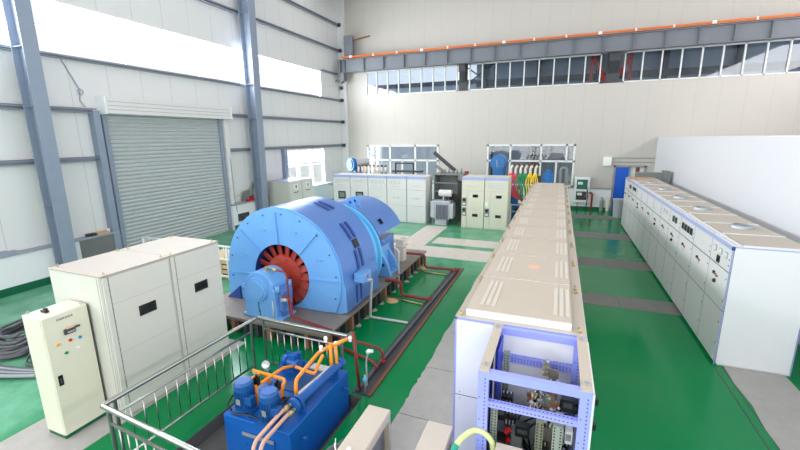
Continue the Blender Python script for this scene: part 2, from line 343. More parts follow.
# thin conduit hanging on the left wall
b = MB(); b.tube([(LX+.03, 7.9, 6.5), (LX+.03, 8.3, 5.6), (LX+.03, 8.25, 5.3), (LX+.05, 8.36, 5.1)], .015); b.ring((LX+.04, 8.3, 5.55), (1,.2,0), .09, .012); tag(b.build('wall_conduit', 'girt_grey'), 'thin grey conduit with a loop hanging beside the roller shutter box', 'conduit')
b = MB(); b.tube([(LX+.03, 13.9, 4.9), (LX+.22, 13.9, 3.0), (LX+.22, 13.92, 1.5), (LX+.26, 13.95, .8)], .015); tag(b.build('wall_conduit', 'girt_grey'), 'thin dark pipe running down beside the shutter jamb to the low wall', 'conduit')

# back wall with its openings
b = MB(); D = BY+.18
def bw(x0, x1, z0, z1): b.box(x0, x1, BY, D, z0, z1)
CX0, CX1, CZ0, CZ1 = -11.95, 10.2, 6.72, 8.2
bw(LX-.2, RX, CZ1, TOP); bw(LX-.2, CX0, CZ0, CZ1); bw(CX1, RX, CZ0, CZ1); bw(LX-.2, RX, 3.6, CZ0)
W3 = (-12.0, -7.05, 1.25, 3.6); W4 = (-4.05, .8, 1.2, 3.6)
bw(LX-.2, W3[0], 0, 3.6); bw(W3[0], W3[1], 0, W3[2]); bw(W3[1], W4[0], 0, 3.6); bw(W4[0], W4[1], 0, W4[2]); bw(W4[1], 2.83, 0, 3.6); bw(2.83, 4.25, 2.42, 3.6); bw(4.25, RX, 0, 3.6)
struct('wall_back', b, 'back_sheet')
b = MB(); b.box(LX+.4, 2.75, BY-.1, BY-.003, 0, 1.17, 0); b.box(LX+.4, 2.75, BY-.13, BY-.003, 1.17, 1.23, 1)
struct('wall_back_masonry', b, ['white_masonry', 'mesh_grey'])
b = MB(); b.box(LX+.4, 2.75, BY-.112, BY-.1, 0, .16); struct('baseboard_back', b, 'green_skirting')
def window(name, x0, x1, z0, z1, xs, zs, glassm, fr=.07, partial=None):
    wn = MB()
    for x in [x0+fr/2, x1-fr/2]+xs: wn.box(x-fr/2, x+fr/2, BY-.03, BY+.1, z0, z1)
    for z in [z0+fr/2, z1-fr/2]+zs: wn.box(x0, x1, BY-.03, BY+.1, z-fr/2, z+fr/2)
    if partial:
        for x, za, zb in partial: wn.box(x-fr/2, x+fr/2, BY-.03, BY+.1, za, zb)
    o = struct(name, wn, 'window_white'); q = MB(); q.box(x0+.02, x1-.02, BY+.05, BY+.056, z0+.02, z1-.02); q.build('pane', glassm, o); return o
window('window_3', *W3, [-10.35, -8.6], [2.62], 'clear_glass', .11, [(-11.2, 1.25, 2.62), (-9.5, 1.25, 2.62), (-7.8, 1.25, 2.62)])
window('window_4', *W4, [-2.7, -1.0], [2.65], 'clear_glass', .10, [(-3.4, 1.2, 2.65), (-.15, 1.2, 2.65), (.35, 2.65, 3.6)])
def clere(name, x0, x1, n):
    window(name, x0, x1, CZ0, CZ1, [x0+(x1-x0)*i/n for i in range(1, n)], [], 'tinted_glass', .06)
clere('window_5', CX0, -5.95, 8); clere('window_6', -5.25, 1.7, 9); clere('window_7', 2.75, CX1, 9)
b = MB()
for x0, x1 in ((-5.85, -5.35), (1.95, 2.6)):
    b.box(x0, x1, BY+.02, BY+.12, CZ0, CZ1+.0); b.box(x0+.06, x1-.06, BY-.45, BY+.02, 7.75, 8.2); b.prism([(BY-.45, 7.75), (BY, 7.75), (BY, 7.2)], 'x', x0+.1, x1-.1)
struct('crane_bracket', b, 'dark_steel')
# blue door and its open neighbour leaf
b = MB(); b.box(2.86, 3.5, BY-.02, BY+.04, .02, 2.36); dr = struct('door_2', b, 'door_blue')
h = MB(); h.cyl((3.42, BY-.06, 1.05), (3.42, BY-.06, 1.2), .012); h.build('handle', 'zinc', dr)
b = MB(); b.box(2.76, 2.86, BY-.04, BY+.1, 0, 2.46); b.box(3.5, 3.58, BY-.04, BY+.1, 0, 2.42); b.box(4.2, 4.3, BY-.04, BY+.1, 0, 2.46); b.box(2.76, 4.3, BY-.04, BY+.1, 2.38, 2.48); struct('door_frame', b, 'mesh_grey')
b = MB(); b.box(3.58, 4.2, BY+.05, BY+.09, .02, 2.38, 0); b.box(3.82, 4.0, BY+.03, BY+.05, .02, 2.38, 1); struct('door_3', b, ['window_white', 'brown_wood'])
# control-room partition
b = MB(); b.box(4.65, 4.77, -3, BY-.003, 0, 3.98); struct('wall_right_partition', b, 'partition_sheet')
b = MB(); b.box(4.77, RX, -3, BY-.003, 3.86, 3.96); struct('ceiling_control_room', b, 'white_masonry')
# shell behind the camera and overhead
b = MB(); b.box(RX, RX+.2, FY, BY+.2, 0, TOP); struct('wall_right', b, 'left_sheet')
b = MB(); b.box(LX-.2, RX+.2, FY-.16, FY, 9.0, TOP); b.box(LX-.2, RX+.2, FY-.16, FY, 0, 1.0); b.box(LX-.2, -13, FY-.16, FY, 1, 9); b.box(11, RX+.2, FY-.16, FY, 1, 9); struct('wall_front', b, 'left_sheet')
wn = MB()
for x in range(-13, 12, 2): wn.box(x-.03, x+.03, FY-.14, FY-.02, 1.0, 9)
win = struct('window_8', wn, 'window_white'); p = MB(); p.box(-13, 11, FY-.1, FY-.094, 1.0, 9); p.build('pane', 'clear_glass', win)
b = MB(); y = FY-.16
for yc, wd in ROOF_FILL: b.box(LX-.2, RX+.2, y, yc-wd/2, TOP, TOP+.12); y = yc+wd/2
b.box(LX-.2, RX+.2, y, BY+.2, TOP, TOP+.12)
b.box(LX-.2, -13, FY, BY, TOP, TOP+.12); b.box(11, RX+.2, FY, BY, TOP, TOP+.12)
struct('ceiling', b, 'roof_sheet')
# crane runway beam across the back wall
BYB = BY-.75
b = MB(); b.box(-13.3, RX-.02, BYB-.16, BYB+.16, 8.86, 8.89); b.box(-13.3, RX-.02, BYB-.15, BYB+.15, 8.12, 8.15); b.box(-13.3, RX-.02, BYB-.01, BYB+.01, 8.15, 8.86)
for i in range(19): x = -13.0+i*1.33; b.box(x-.008, x+.008, BYB-.14, BYB, 8.15, 8.86)
b.box(-13.45, -13.3, BYB-.2, BYB+.2, 8.1, 8.885)
struct('crane_beam', b, 'beam_grey')
b = MB(); b.box(-13.4, -13.1, BYB-.1, BYB+.3, 7.7, 8.1); b.prism([(-13.4, 7.7), (-13.1, 7.7), (-13.35, 7.5)], 'y', BYB-.1, BYB+.2); b.box(-13.75, -13.1, BYB-.05, BYB+.25, 7.62, 7.72); struct('crane_bracket', b, 'beam_grey')
t = thing('conductor_rail', 'orange crane conductor rail running along the top of the grey runway beam', 'conductor rail', (0, BYB-.2, 8.9))
b = MB(); b.box(-13.1, RX-.1, BYB-.25, BYB-.18, 8.96, 9.04); b.build('rail', 'rail_orange', t)
b = MB(); b.box(-13.1, RX-.1, BYB-.16, BYB-.08, 8.89, 8.94); b.build('backing_strip', 'brown_wood', t)
for i in range(16):
    b = MB(); x = -12.5+i*1.55; q_ = .03 if i % 3 else .08; b.box(x-q_, x+q_, BYB-.26, BYB-.08, 8.94, 9.06); b.build('clamp', 'white_plastic', t)
b = MB(); b.box(-13.05, -12.5, BYB+.02, BYB+.32, 8.892, 10.3); b.box(-13.07, -12.48, BYB, BYB+.02, 8.892, 10.3)
for z in (9.3, 9.8): b.box(-13.05, -12.5, BYB-.01, BYB, z, z+.02)
t = thing('buffer_post', 'short grey steel post standing on the end of the runway beam', 'post', (-12.77, BYB+.15, 8.89))
b.build('post', 'beam_grey', t); b = MB(); b.bar((-12.48, BYB+.1, 10.0), (-11.3, BYB+.1, 10.15), .07, .07); b.build('buffer_bar', 'brown_wood', t)

# neighbouring hall and yard beyond the back windows
b = MB(); b.box(-40, 40, BY+.2, 70, -.6, -.5); b.box(-60, LX-.25, -30, BY+.19, -.6, -.5); struct('ground', b, 'yard')
b = MB(); b.box(-6.5, 30, 33, 34, -.5, 12, 0); b.box(-6.5, 30, 32.9, 33, 7.9, 8.35, 1); b.box(-6.5, 30, 26.5, 33, 12, 12.2, 1)
for x in range(-6, 30, 4): b.box(x, x+.3, 32.6, 33, -.5, 12, 1)
nb = tag(b.build('factory_building', ['neighbour_wall', 'neighbour_steel']), 'blue-grey factory wall seen through the windows behind the runway beam', 'building')
b = MB(); b.box(-20, -6.6, 40, 41, -.5, 9.0); b.box(-20, -6.6, 39.9, 40, 9, 9.4, 1)
tag(b.build('factory_building', ['neighbour_pale', 'neighbour_steel']), 'paler distant building seen through the window above the meter cabinets', 'building')
t = thing('roof_truss', 'dark cross-braced truss outside the clerestory beside the bracket', 'truss', (-5, 27, -.5))
b = MB(); b.box(-6.2, -4.2, 26.9, 27.1, -.5, 8.9) if False else b.bar((-6.2, 27, 7.2), (-4.2, 27, 8.6), .08, .08); b.bar((-6.2, 27, 8.6), (-4.2, 27, 7.2), .08, .08); b.box(-6.3, -6.2, 26.9, 27.1, -.5, 9); b.box(-4.2, -4.1, 26.9, 27.1, -.5, 9); b.box(-6.3, -4.1, 26.9, 27.1, 8.6, 8.7); b.build('bracing', 'neighbour_steel', t)
t = thing('roof_truss', 'red steel truss outside the clerestory beside the second bracket', 'truss', (2.4, 27, -.5))
b = MB(); b.box(1.3, 1.45, 26.9, 27.1, -.5, 9); b.box(3.3, 3.45, 26.9, 27.1, -.5, 9); b.bar((1.45, 27, 8.5), (2.2, 27, 7.0), .22, .2); b.bar((3.3, 27, 8.3), (2.6, 27, 7.0), .22, .2); b.box(1.3, 3.45, 26.9, 27.1, 8.75, 8.95); b.build('bracing', 'truss_red', t)

# ================================================================== CENTRAL ROW
CXL, CXR, CH = -.92, .36, 2.2
ys = [3.88, 5.06, 6.17, 7.26, 8.3]+[8.3+1.02*i for i in range(1, 9)]
for i in range(12):
    y0, y1 = ys[i], ys[i+1]; y1 -= .004
    lab = ('beige-topped switchgear cabinet with two white vent strips, directly behind the open lilac frame' if i == 0 else
           'beige-topped switchgear cabinet, %s counted back from the open lilac frame, long central row' % ORD[i])
    if i == 1: lab = 'switchgear cabinet with a tan stain on its beige cover, second from the open lilac frame'
    if i == 11: lab = 'beige-topped switchgear cabinet at the far end of the long central row, by the coloured cables'
    t = thing('switchgear_cabinet', lab, 'cabinet', ((CXL+CXR)/2, (y0+y1)/2, 0), 'switchgear cabinets of the long central row')
    b = MB(); b.box(CXL, CXR, y0, y1, 0, CH-.012, 0); b.box(CXL, CXR, y0, y1, CH-.012, CH, 1); b.build('body', ['panel_white', 'beige_top'], t, .004)
    cv = MB(); cv.box(-.82, .225, y0+.07 if i == 0 else y0+.02, y1-.015, CH+.001, CH+.085, 0); cv.box(-.82, .225, (y0+.07 if i == 0 else y0+.02)-.003, y1-.015, CH+.001, CH+.075, 1)
    if i == 1: cv.add([(-.22+.085*cos(a*pi/8)*(1+.15*sin(3*a)), 5.62+.10*sin(a*pi/8), CH+.0865) for a in range(16)], [tuple(range(16))], 2)
    cv.build('top_cover', ['cover_beige', 'panel_white', 'salmon_pipe'], t, .004)
    for xs in (-.70, .05):
        v = MB()
        for k in range(3): x = xs+k*.06; v.box(x, x+.04, y0+.2, y1-.18, CH+.086, CH+.089)
        v.build('vent_strip', 'cover_vent', t)
    for x in (-.87, .30):
        for y in (y0+.06, y1-.06):
            e = MB(); e.ring((x, y, CH+.03), (1, .6, 0), .024, .007); e.cyl((x, y, CH), (x, y, CH+.008), .02, seg=10); e.build('eye_bolt', 'brass', t)
    if i == 0:
        b = MB(); b.box(CXL+.02, CXR, y0-.012, y0-.001, .05, CH-.03); b.box(CXL+.02, CXR, y0-.014, y0-.011, 1.28, 1.287, 1)
        for z in (1.32, 1.24, .4, 2.1):
            b.cyl((CXL+.07, y0-.016, z), (CXL+.07, y0-.01, z), .006, seg=6, m=1)
        b.build('end_panel', ['panel_white', 'seam_dark'], t)
        b = MB(); b.box(CXL, CXL+.02, y0-.013, y0-.001, 0, CH); b.box(CXL, CXR, y0-.013, y0-.001, CH-.02, CH); b.build('edge_trim', 'trim_lilac', t)
    if i in (0, 1, 2, 3):
        b = MB(); b.box(CXR+.001, CXR+.012, y0+.02, y1-.02, .1, CH-.05); b.build('side_panel', 'panel_grey', t)

# ------------------------------------------------------------------ open lilac frame cabinet
FX0, FX1, FY0, FY1 = -.50, .355, 2.965, 3.855
t = thing('open_switchgear_frame', 'open lilac-blue cabinet frame full of breakers and wiring, without doors', 'cabinet', ((FX0+FX1)/2, (FY0+FY1)/2, 0))
def post(x0, x1, y0, y1):
    b = MB(); b.box(x0, x1, y0, y1, 0, CH-.003)
    for i in range(60):
        z = .06+i*.035
        b.box(x0+(x1-x0)*.62, x0+(x1-x0)*.62+.009, y0-.0015, y0+.0005, z, z+.014, 1); b.box(x1-.0005, x1+.0015, (y0+y1)/2, (y0+y1)/2+.009, z, z+.014, 1); b.box(x0-.0015, x0+.0005, (y0+y1)/2, (y0+y1)/2+.009, z, z+.014, 1)
        if i % 6 == 0: b.box(x0+.012, x0+.022, y0-.0015, y0+.0005, z, z+.01, 1)
    return b.build('post', ['frame_lilac', 'seam_dark'], t)
post(FX0, FX0+.085, FY0, FY0+.06); post(FX1-.085, FX1, FY0, FY0+.06); post(FX0+.03, FX0+.09, FY1-.06, FY1-.005); post(FX1-.10, FX1-.04, FY1-.06, FY1-.005)
def rail(p, q, w, h, holes=True, two=False):
    b = MB(); b.bar(p, q, w, h)
    if holes:
        P, Q = Vector(p), Vector(q); n = int((Q-P).length/.03); d = (Q-P).normalized()
        for i in range(n):
            c = P+d*(.015+i*.03)
            for dz in ((-.012, .012) if two else (0,)): b.box(c.x-.006, c.x+.006, c.y-w/2-.0015, c.y-w/2+.0005, c.z+dz-.004, c.z+dz+.005, 1)
            b.box(c.x-.005, c.x+.005, c.y-.005, c.y+.005, c.z+h/2-.0005, c.z+h/2+.0015, 1)
    return b.build('cross_rail', ['frame_lilac', 'seam_dark'], t)
rail((FX0+.085, FY0+.03, 2.165), (FX1-.085, FY0+.03, 2.165), .06, .065, False); rail((FX0+.085, FY0+.03, 1.90), (FX1-.085, FY0+.03, 1.90), .05, .05)
rail((FX0+.09, FY1-.03, 2.16), (FX1-.1, FY1-.03, 2.16), .05, .07, False); rail((FX0+.09, FY1-.04, 1.87), (FX1-.1, FY1-.04, 1.87), .04, .08, True, True)
for x in (FX0, FX1-.085):
    b = MB(); b.box(x, x+.085, FY0+.0, FY1, CH-.003, CH+.006); b.box(x if x < 0 else x+.083, x+.002 if x < 0 else x+.085, FY0, FY1, CH-.05, CH); b.build('top_plate', 'cover_beige', t)
    for y in (FY0+.1, FY1-.06):
        e = MB(); e.ring((x+.045, y, CH+.012), (.2, .1, 1), .022, .007); e.build('eye_bolt', 'zinc', t)
b = MB(); b.box(FX0+.001, FX0+.006, FY0+.06, FY1, .02, CH-.06); b.box(FX0+.09, FX0+.1, FY0+.5, FY1-.06, .02, CH-.08); b.build('inner_side_panel', 'deep_blue_side', t)
b = MB(); b.box(FX1+.001, FX1+.02, FY0+.03, FY1, .02, CH-.04); b.build('outer_side_panel', 'panel_white', t)
b = MB(); b.box(FX0+.05, FX1-.05, FY1-.014, FY1-.006, .02, CH-.06); b.build('back_panel', 'panel_white', t)
for z in (2.06, 1.84):
    b = MB(); b.box(FX1+.02, FX1+.05, FY0+.06, FY0+.1, z, z+.05); b.build('hinge', 'black', t)
def duct(x, y, z0, z1, m, wd=.055):
    b = MB(); b.box(x, x+wd, y, y+.05, z0, z1)
    k = z0+.02
    while k < z1-.02:
        b.box(x+.008, x+.02, y-.0015, y, k, k+.012, 1); b.box(x+wd-.02, x+wd-.008, y-.0015, y, k, k+.012, 1); k += .028
    b.build('wiring_duct', [m, 'black'], t)
duct(FX0+.13, FY0+.62, .9, 2.05, 'duct_grey'); duct(FX0+.10, FY0+.10, .3, 1.84, 'duct_grey'); duct(-.03, FY0+.06, .3, 1.82, 'busbar_steel', .06); duct(.10, FY0+.06, .3, 1.80, 'duct_grey', .075)
b = MB(); b.box(FX0+.12, FX1-.12, FY0+.5, FY0+.51, .3, 1.55, 0); b.box(FX0+.12, FX1-.12, FY0+.25, FY0+.262, .2, 1.25, 0); b.build('mounting_plate', 'zinc', t)
for k, (x, y, z, s) in enumerate(((FX0+.2, FY0+.46, 1.72, .10), (FX0+.24, FY0+.4, 1.56, .09), (.02, FY0+.42, 1.66, .12), (.19, FY0+.4, 1.66, .11), (.2, FY0+.3, 1.45, .10), (.02, FY0+.3, 1.4, .12))):
    b = MB(); b.box(x-s/2, x+s/2, y-s/2, y+s/2, z-s, z, 0)
    for q in range(3): b.box(x-s/2+q*s/3+.008, x-s/2+q*s/3+.022, y-s/2-.012, y-s/2, z-s*.8, z-s*.3, 1); b.cyl((x-s/2+q*s/3+.015, y, z), (x-s/2+q*s/3+.015, y, z+.03), .008, seg=6, m=1)
    b.build('circuit_breaker', ['black', 'zinc'], t)
random.seed(3)
for k in range(60):
    x, y, z = random.uniform(-.12, .14), FY0+random.uniform(.18, .6), random.uniform(1.68, 1.9); a = random.random(); b = MB()
    if a < .5: b.sphere((x, y, z), random.uniform(.012, .02), 8); b.build('terminal_stud', 'zinc', t)
    elif a < .8: b.cyl((x, y, z), (x+random.uniform(-.04, .04), y+.02, z+random.uniform(.02, .06)), .01, seg=6); b.build('terminal_stud', 'brass', t)
    else: b.box(x-.02, x+.02, y-.015, y+.015, z-.02, z+.01); b.build('terminal_block', 'brown_wood', t)
for x0, x1, y, z in ((.05, .13, FY0+.62, 1.5), (-.06, -.02, FY0+.7, 1.2)):
    b = MB(); b.box(x0, x1, y, y+.02, z-.6, z+.46); b.build('busbar', 'busbar_steel', t)
b = MB()
for z in (2.0, 1.95, 1.9): b.cyl((.03, FY0+.66, z-.01), (.03, FY0+.66, z+.035), .026, .016, 10, 0); b.box(-.01, .05, FY0+.64, FY0+.7, z-.03, z-.012, 1)
b.build('post_insulator', ['zinc', 'brass'], t)
for z in (1.5, 1.4):
    b = MB(); b.cyl((FX0+.22, FY0+.22, z), (FX0+.25, FY0+.22, z+.04), .022, .022, 12); b.build('push_button', 'knob_red', t)
b = MB(); b.box(.2, FX1-.1, FY0+.14, FY0+.24, 1.6, 1.72, 0)
for q in range(5): b.box(.205+q*.008, .21+q*.008, FY0+.139, FY0+.141, 1.63, 1.69, 1)
b.build('nameplate', ['panel_grey', 'black'], t)
b = MB()
for z in (1.55, 1.5, 1.45, 1.4): b.cyl((.23, FY0+.12, z), (.29, FY0+.12, z), .014, seg=8); b.cyl((.2, FY0+.12, z-.02), (.2, FY0+.16, z-.02), .012, seg=8)
b.build('fuse_holder', 'zinc', t)
for x0, x1, y, z0, z1, m_ in ((.03, .11, FY0+.36, 1.3, 1.86, 'busbar_steel'), (.12, .2, FY0+.34, 1.2, 1.72, 'panel_grey'), (FX0+.26, FX0+.36, FY0+.32, 1.1, 1.5, 'enclosure_grey'), (.0, .2, FY0+.2, 1.2, 1.32, 'zinc')):
    b = MB(); b.box(x0, x1, y, y+.03, z0, z1); b.build('mounting_strip', m_, t)
for x, y, z, sx, sz in ((.21, FY0+.35, 1.86, .05, .09), (.25, FY0+.42, 1.8, .05, .08), (FX0+.16, FY0+.3, 1.7, .05, .12), (FX0+.18, FY0+.2, 1.45, .05, .1), (FX0+.36, FY0+.28, 1.55, .06, .08)):
    b = MB(); b.box(x-sx, x+sx, y-.04, y+.04, z-sz, z+sz*.3, 0); b.box(x-sx*.7, x+sx*.7, y-.045, y-.04, z-sz*.5, z, 1); b.build('contactor', ['black', 'rubber_grey'], t)
b = MB(); b.box(FX0+.09, FX1-.09, FY0+.1, FY1-.03, .02, .06); b.build('base_plate', 'dark_steel', t)
b = MB()
for k in range(7): b.tube([(random.uniform(-.3, .25), FY0+random.uniform(.3, .6), 1.75), (random.uniform(-.3, .25), FY0+.5, 1.4), (random.uniform(-.3, .25), FY0+.5, .8)], .008, 6, 0, .15)
b.build('wiring', 'black', t)

# ================================================================== RIGHT ROW
RXF, RXB, RH = 2.84, 3.93, 2.2
ry = [8.11, 9.07, 10.15, 11.25]+[11.25+1.017*i for i in range(1, 10)]
desc = {0: 'white control cabinet with the plain white end panel, three pale meters and one black meter',
        1: 'white control cabinet with a blank upper panel, next to the one with three meters',
        2: 'white control cabinet with four black meters in its upper panel, nearer the white end panel', 3: 'white control cabinet with two black meters, fourth from the white end panel',
        4: 'white control cabinet with three pale meters, fifth from the white end panel',
        10: 'white control cabinet with two black meters, eleventh from the white end panel',
        11: 'white control cabinet at the blue-door end of the row, with brown cardboard on top', 9: 'white control cabinet with a cluster of black meters, tenth from the white end panel'}
for i in range(12):
    y0, y1 = ry[i], ry[i+1]-.004; yc = (y0+y1)/2
    t = thing('control_cabinet', desc.get(i, 'white control cabinet with a blank upper panel, %s from the white end panel' % ORD[i]), 'cabinet', ((RXF+RXB)/2, yc, 0), 'control cabinets along the white partition')
    b = MB(); b.box(RXF+.06, RXB, y0, y1, 0, RH-.03, 0); b.box(RXF+.03, RXF+.06, y0+.001, y1-.001, .03, RH-.03, 2); b.box(RXF, RXB, y0, y1, RH-.03, RH, 1); b.box(RXF-.0015, RXF+.03, y1-.012, y1, .05, RH-.07, 2)
    for z in (1.026, 1.731): b.box(RXF-.0015, RXF+.03, y0, y1, z-.006, z+.006, 2)
    b.build('body', ['panel_grey', 'panel_white', 'fin_grey'], t)
    b = MB(); b.box(RXF-.012, RXF+.03, y0+.004, y1-.004, RH-.06, RH+.004)
    b.build('header_strip', 'header_blue', t)
    b = MB(); b.box(RXF+.02, RXF+.05, y0+.06, y1-.06, RH+.001, RH+.02); b.box(RXF+.09, RXF+.13, y0+.02, y1-.02, RH+.001, RH+.035); b.build('cable_channel', 'panel_grey', t)
    b = MB(); b.box(RXF+.17, RXB-.02, y0+.03, y1-.03, RH, RH+.03); b.build('top_cover', 'cover_beige', t, .004)
    b = MB(); b.box(RXF+.14, RXB-.01, y0, y0+.028, RH+.001, RH+.036); b.build('cover_joint', 'panel_white', t)
    if i in (1, 3, 5, 7, 9):
        f = MB(); c = (3.42 if i > 1 else 3.5, yc+.15, RH+.03); f.lathe([(.20, 0), (.20, .02), (.18, .055), (.15, .06), (.15, .03)], c, (0, 0, 1), 20); fo = f.build('exhaust_fan', 'zinc', t); f = MB(); f.lathe([(.15, .031), (.08, .032), (.07, .05), (0, .05)], c, (0, 0, 1), 20); f.build('fan_rotor', 'fin_grey', fo)
    up = MB(); up.box(RXF, RXF+.03, y0+.012, y1-.008, 1.742, RH-.07); upo = up.build('upper_panel', 'panel_grey', t, .003)
    md = MB(); md.box(RXF, RXF+.03, y0+.012, y1-.008, 1.032, 1.72); mdo = md.build('door', 'panel_grey', t, .003)
    lo = MB(); lo.box(RXF, RXF+.03, y0+.012, y1-.008, .06, 1.015); loo = lo.build('door', 'panel_grey', t, .003)
    for pz, po in ((1.4, mdo), (.6, loo), (1.9, upo)):
        h = MB()
        for dz in (-.2, .2) if pz < 1.8 else (-.05, .05): h.box(RXF-.006, RXF, y0+.05, y0+.065, pz+dz-.015, pz+dz+.015)
        h.build('latch', 'seam_dark', po)
    k = MB()
    def meter(y, z, s, face, rim='seam_dark'):
        q = MB(); q.box(RXF-.016, RXF, y-s/2, y+s/2, z-s/2, z+s/2, 0); q.box(RXF-.018, RXF-.015, y-s*.38, y+s*.38, z-s*.38, z+s*.38, 1); q.build('meter', [rim, face], upo)
    if i == 0:
        for dy in (-.28, -.02, .26): meter(yc+dy, 2.0, .11, 'meter_face', 'zinc')
        meter(yc+.05, 1.84, .13, 'glass_black', 'black')
    elif i == 2:
        for q in range(4): meter(y0+.2+q*.22, 1.96, .15, 'glass_black', 'seam_dark')
    elif i in (3, 10):
        for q in range(2): meter(yc-.12+q*.24, 1.96, .15, 'glass_black', 'seam_dark')
    elif i == 4:
        for q in range(3): meter(yc-.2+q*.2, 2.0, .09, 'meter_face', 'zinc')
    elif i == 9:
        for q in range(4): meter(y0+.3+q*.17, 1.98, .13, 'glass_black', 'black')
    else:
        q = MB(); q.box(RXF-.003, RXF, yc-.18, yc+.18, 1.985, 2.01); q.build('nameplate', 'meter_face', upo)
    for dy, m_, dz in ((-.08, 'black', 0), (.0, 'knob_green', -.015), (.08, 'knob_red', -.03)):
        q = MB(); q.cyl((RXF, yc-dy+.05, 1.56+dz), (RXF-.03, yc-dy+.05, 1.56+dz), .03 if m_ == 'black' else .018, seg=10); q.build('push_button', m_, mdo)
    if i in (0, 3, 5, 8): q = MB(); q.cyl((RXF, yc+.05, 1.42), (RXF-.04, yc+.05, 1.42), .04, .03, 10); q.build('selector_knob', 'black', mdo)
    else: q = MB(); q.box(RXF-.004, RXF, yc+.0, yc+.1, 1.44, 1.46); q.build('nameplate', 'zinc', mdo)
    if i == 0:
        b = MB(); b.box(RXF+.03, RXB-.02, y0-.012, y0-.001, .03, RH-.02); b.build('end_panel', 'panel_white', t, .003)
        b = MB(); b.box(RXF+.0, RXF+.014, y0-.014, y0-.001, .0, RH-.08); b.box(RXF+.0, RXB, y0-.013, y0-.001, RH-.01, RH); b.box(RXB-.012, RXB, y0-.014, y0-.001, .03, RH-.02); b.build('edge_trim', 'trim_lilac', t)
        b = MB(); b.box(RXF-.014, RXF+.032, y0-.016, y0+.003, RH-.06, RH+.002); b.build('header_end_cap', 'slot_blue', t)
b = MB(); b.obox((3.35, 19.7, RH+.06), (.42, .02, .0), (-.03, .32, 0), (0, 0, .012)); b.obox((3.1, 19.6, RH+.045), (.3, .02, .0), (-.03, .22, 0), (0, 0, .01)); tag(b.build('cardboard_sheet', 'cardboard'), 'flattened brown cardboard on top of the control cabinets near the blue door', 'cardboard')
b = MB(); b.box(3.25, 4.35, 20.5, 20.9, 1.9, 2.42); b.box(4.3, 4.5, 20.4, 21.0, 0, 2.5); tag(b.build('wall_cabinet', 'enclosure_grey'), 'dark grey box between the control cabinets and the partition, by the blue door', 'box')

# ================================================================== LEFT DRIVE CABINETS
def drive(y0, y1, label):
    X0, X1, H = -6.93, -5.76, 2.25
    t = thing('drive_cabinet', label, 'cabinet', ((X0+X1)/2, (y0+y1)/2, .006), 'large beige drive cabinets')
    b = MB(); b.box(X0, X1-.03, y0, y1, .006, H-.02, 0); b.box(X0-.01, X1, y0-(.01 if y0 < 4 else 0), y1, H-.02, H, 1); b.build('body', ['beige_front', 'drive_top'], t, .004)
    d = MB(); d.box(X1-.03, X1, y0+.10, y1-.02, .05, H-.04, 0); d.box(X1-.03, X1-.002, y0+.02, y0+.085, .02, H-.03, 0)
    for z in (1.8, 1.04, .32): d.box(X1-.001, X1+.0006, y0+.1, y1-.02, z, z+.004, 1)
    for q in range(24): d.box(X1-.002, X1+.002, y0+.088, y0+.096, .1+q*.09, .13+q*.09, 1)
    dro = d.build('door', ['beige_front', 'mesh_grey'], t)
    q = MB(); yw = y0+.45 if y0 < 4 else y0+.40; q.box(X1, X1+.012, yw, yw+.27, 1.47, 1.63, 0); q.box(X1+.012, X1+.014, yw+.03, yw+.24, 1.495, 1.605, 1); q.build('display_window', ['black', 'glass_black'], dro)
    if y0 < 4:
        b = MB()
        for x in (X1-.05, X1-.10): b.box(x, x+.008, y0-.003, y0, .02, H-.03)
        b.build('corner_groove', 'mesh_grey', t)
    for x in (X0+.07, X1-.08):
        for y in (y0+.09, y1-.08):
            e = MB(); e.ring((x, y, H+.026), (.8, 1, 0), .02, .005); e.cyl((x, y, H), (x, y, H+.01), .02, seg=8); e.build('eye_bolt', 'brass', t)
drive(3.3, 4.35, 'large beige drive cabinet with a black display, beside the small cream control cabinet'); drive(4.355, 5.375, 'large beige drive cabinet with a black display, on the generator side of its twin')
# small cream control cabinet
X0, X1, Y0, Y1, H = -6.53, -6.11, 2.71, 3.27, 1.82
t = thing('control_box', 'cream control cabinet with five coloured indicator lamps, beside the large beige cabinets', 'cabinet', ((X0+X1)/2, (Y0+Y1)/2, .006))
b = MB(); b.box(X0, X1-.03, Y0, Y1, .07, H, 0); b.box(X0+.01, X1-.03, Y0+.01, Y1-.01, .006, .07, 1); b.build('body', ['cream_front', 'green_skirting'], t, .006)
d = MB(); d.box(X1-.028, X1, Y0+.004, Y1-.006, .075, H-.004); do = d.build('door', 'cream_front', t, .008)
b = MB(); b.box(X1-.029, X1+.001, Y1-.006, Y1+.003, .08, H-.01); b.build('door_gasket', 'seam_dark', t)
q = MB(); q.box(X1, X1+.006, Y0+.05, Y0+.105, .82, .97, 0); q.box(X1+.006, X1+.012, Y0+.068, Y0+.088, .85, .93, 1); q.build('door_lock', ['black', 'rubber_grey'], do)
for y, z, m_ in ((2.84, 1.40, 'knob_yellow'), (2.985, 1.40, 'knob_red'), (3.105, 1.385, 'knob_blue'), (3.06, 1.25, 'knob_white'), (2.91, 1.245, 'knob_green')):
    q = MB(); q.cyl((X1, y, z), (X1+.014, y, z), .021, seg=12); q.cyl((X1+.014, y, z), (X1+.022, y, z), .014, seg=10); q.build('indicator_lamp', m_, do)
q = MB(); q.box(X1, X1+.03, 2.93, 3.06, 1.5, 1.575, 0); q.box(X1+.03, X1+.034, 2.96, 3.05, 1.515, 1.54, 1); q.box(X1+.01, X1+.03, 2.96, 3.05, 1.575, 1.6, 2); q.box(X1+.012, X1+.028, 3.06, 3.12, 1.55, 1.575, 0); q.build('meter_switch', ['rubber_grey', 'zinc', 'salmon_pipe'], do)
q = MB()
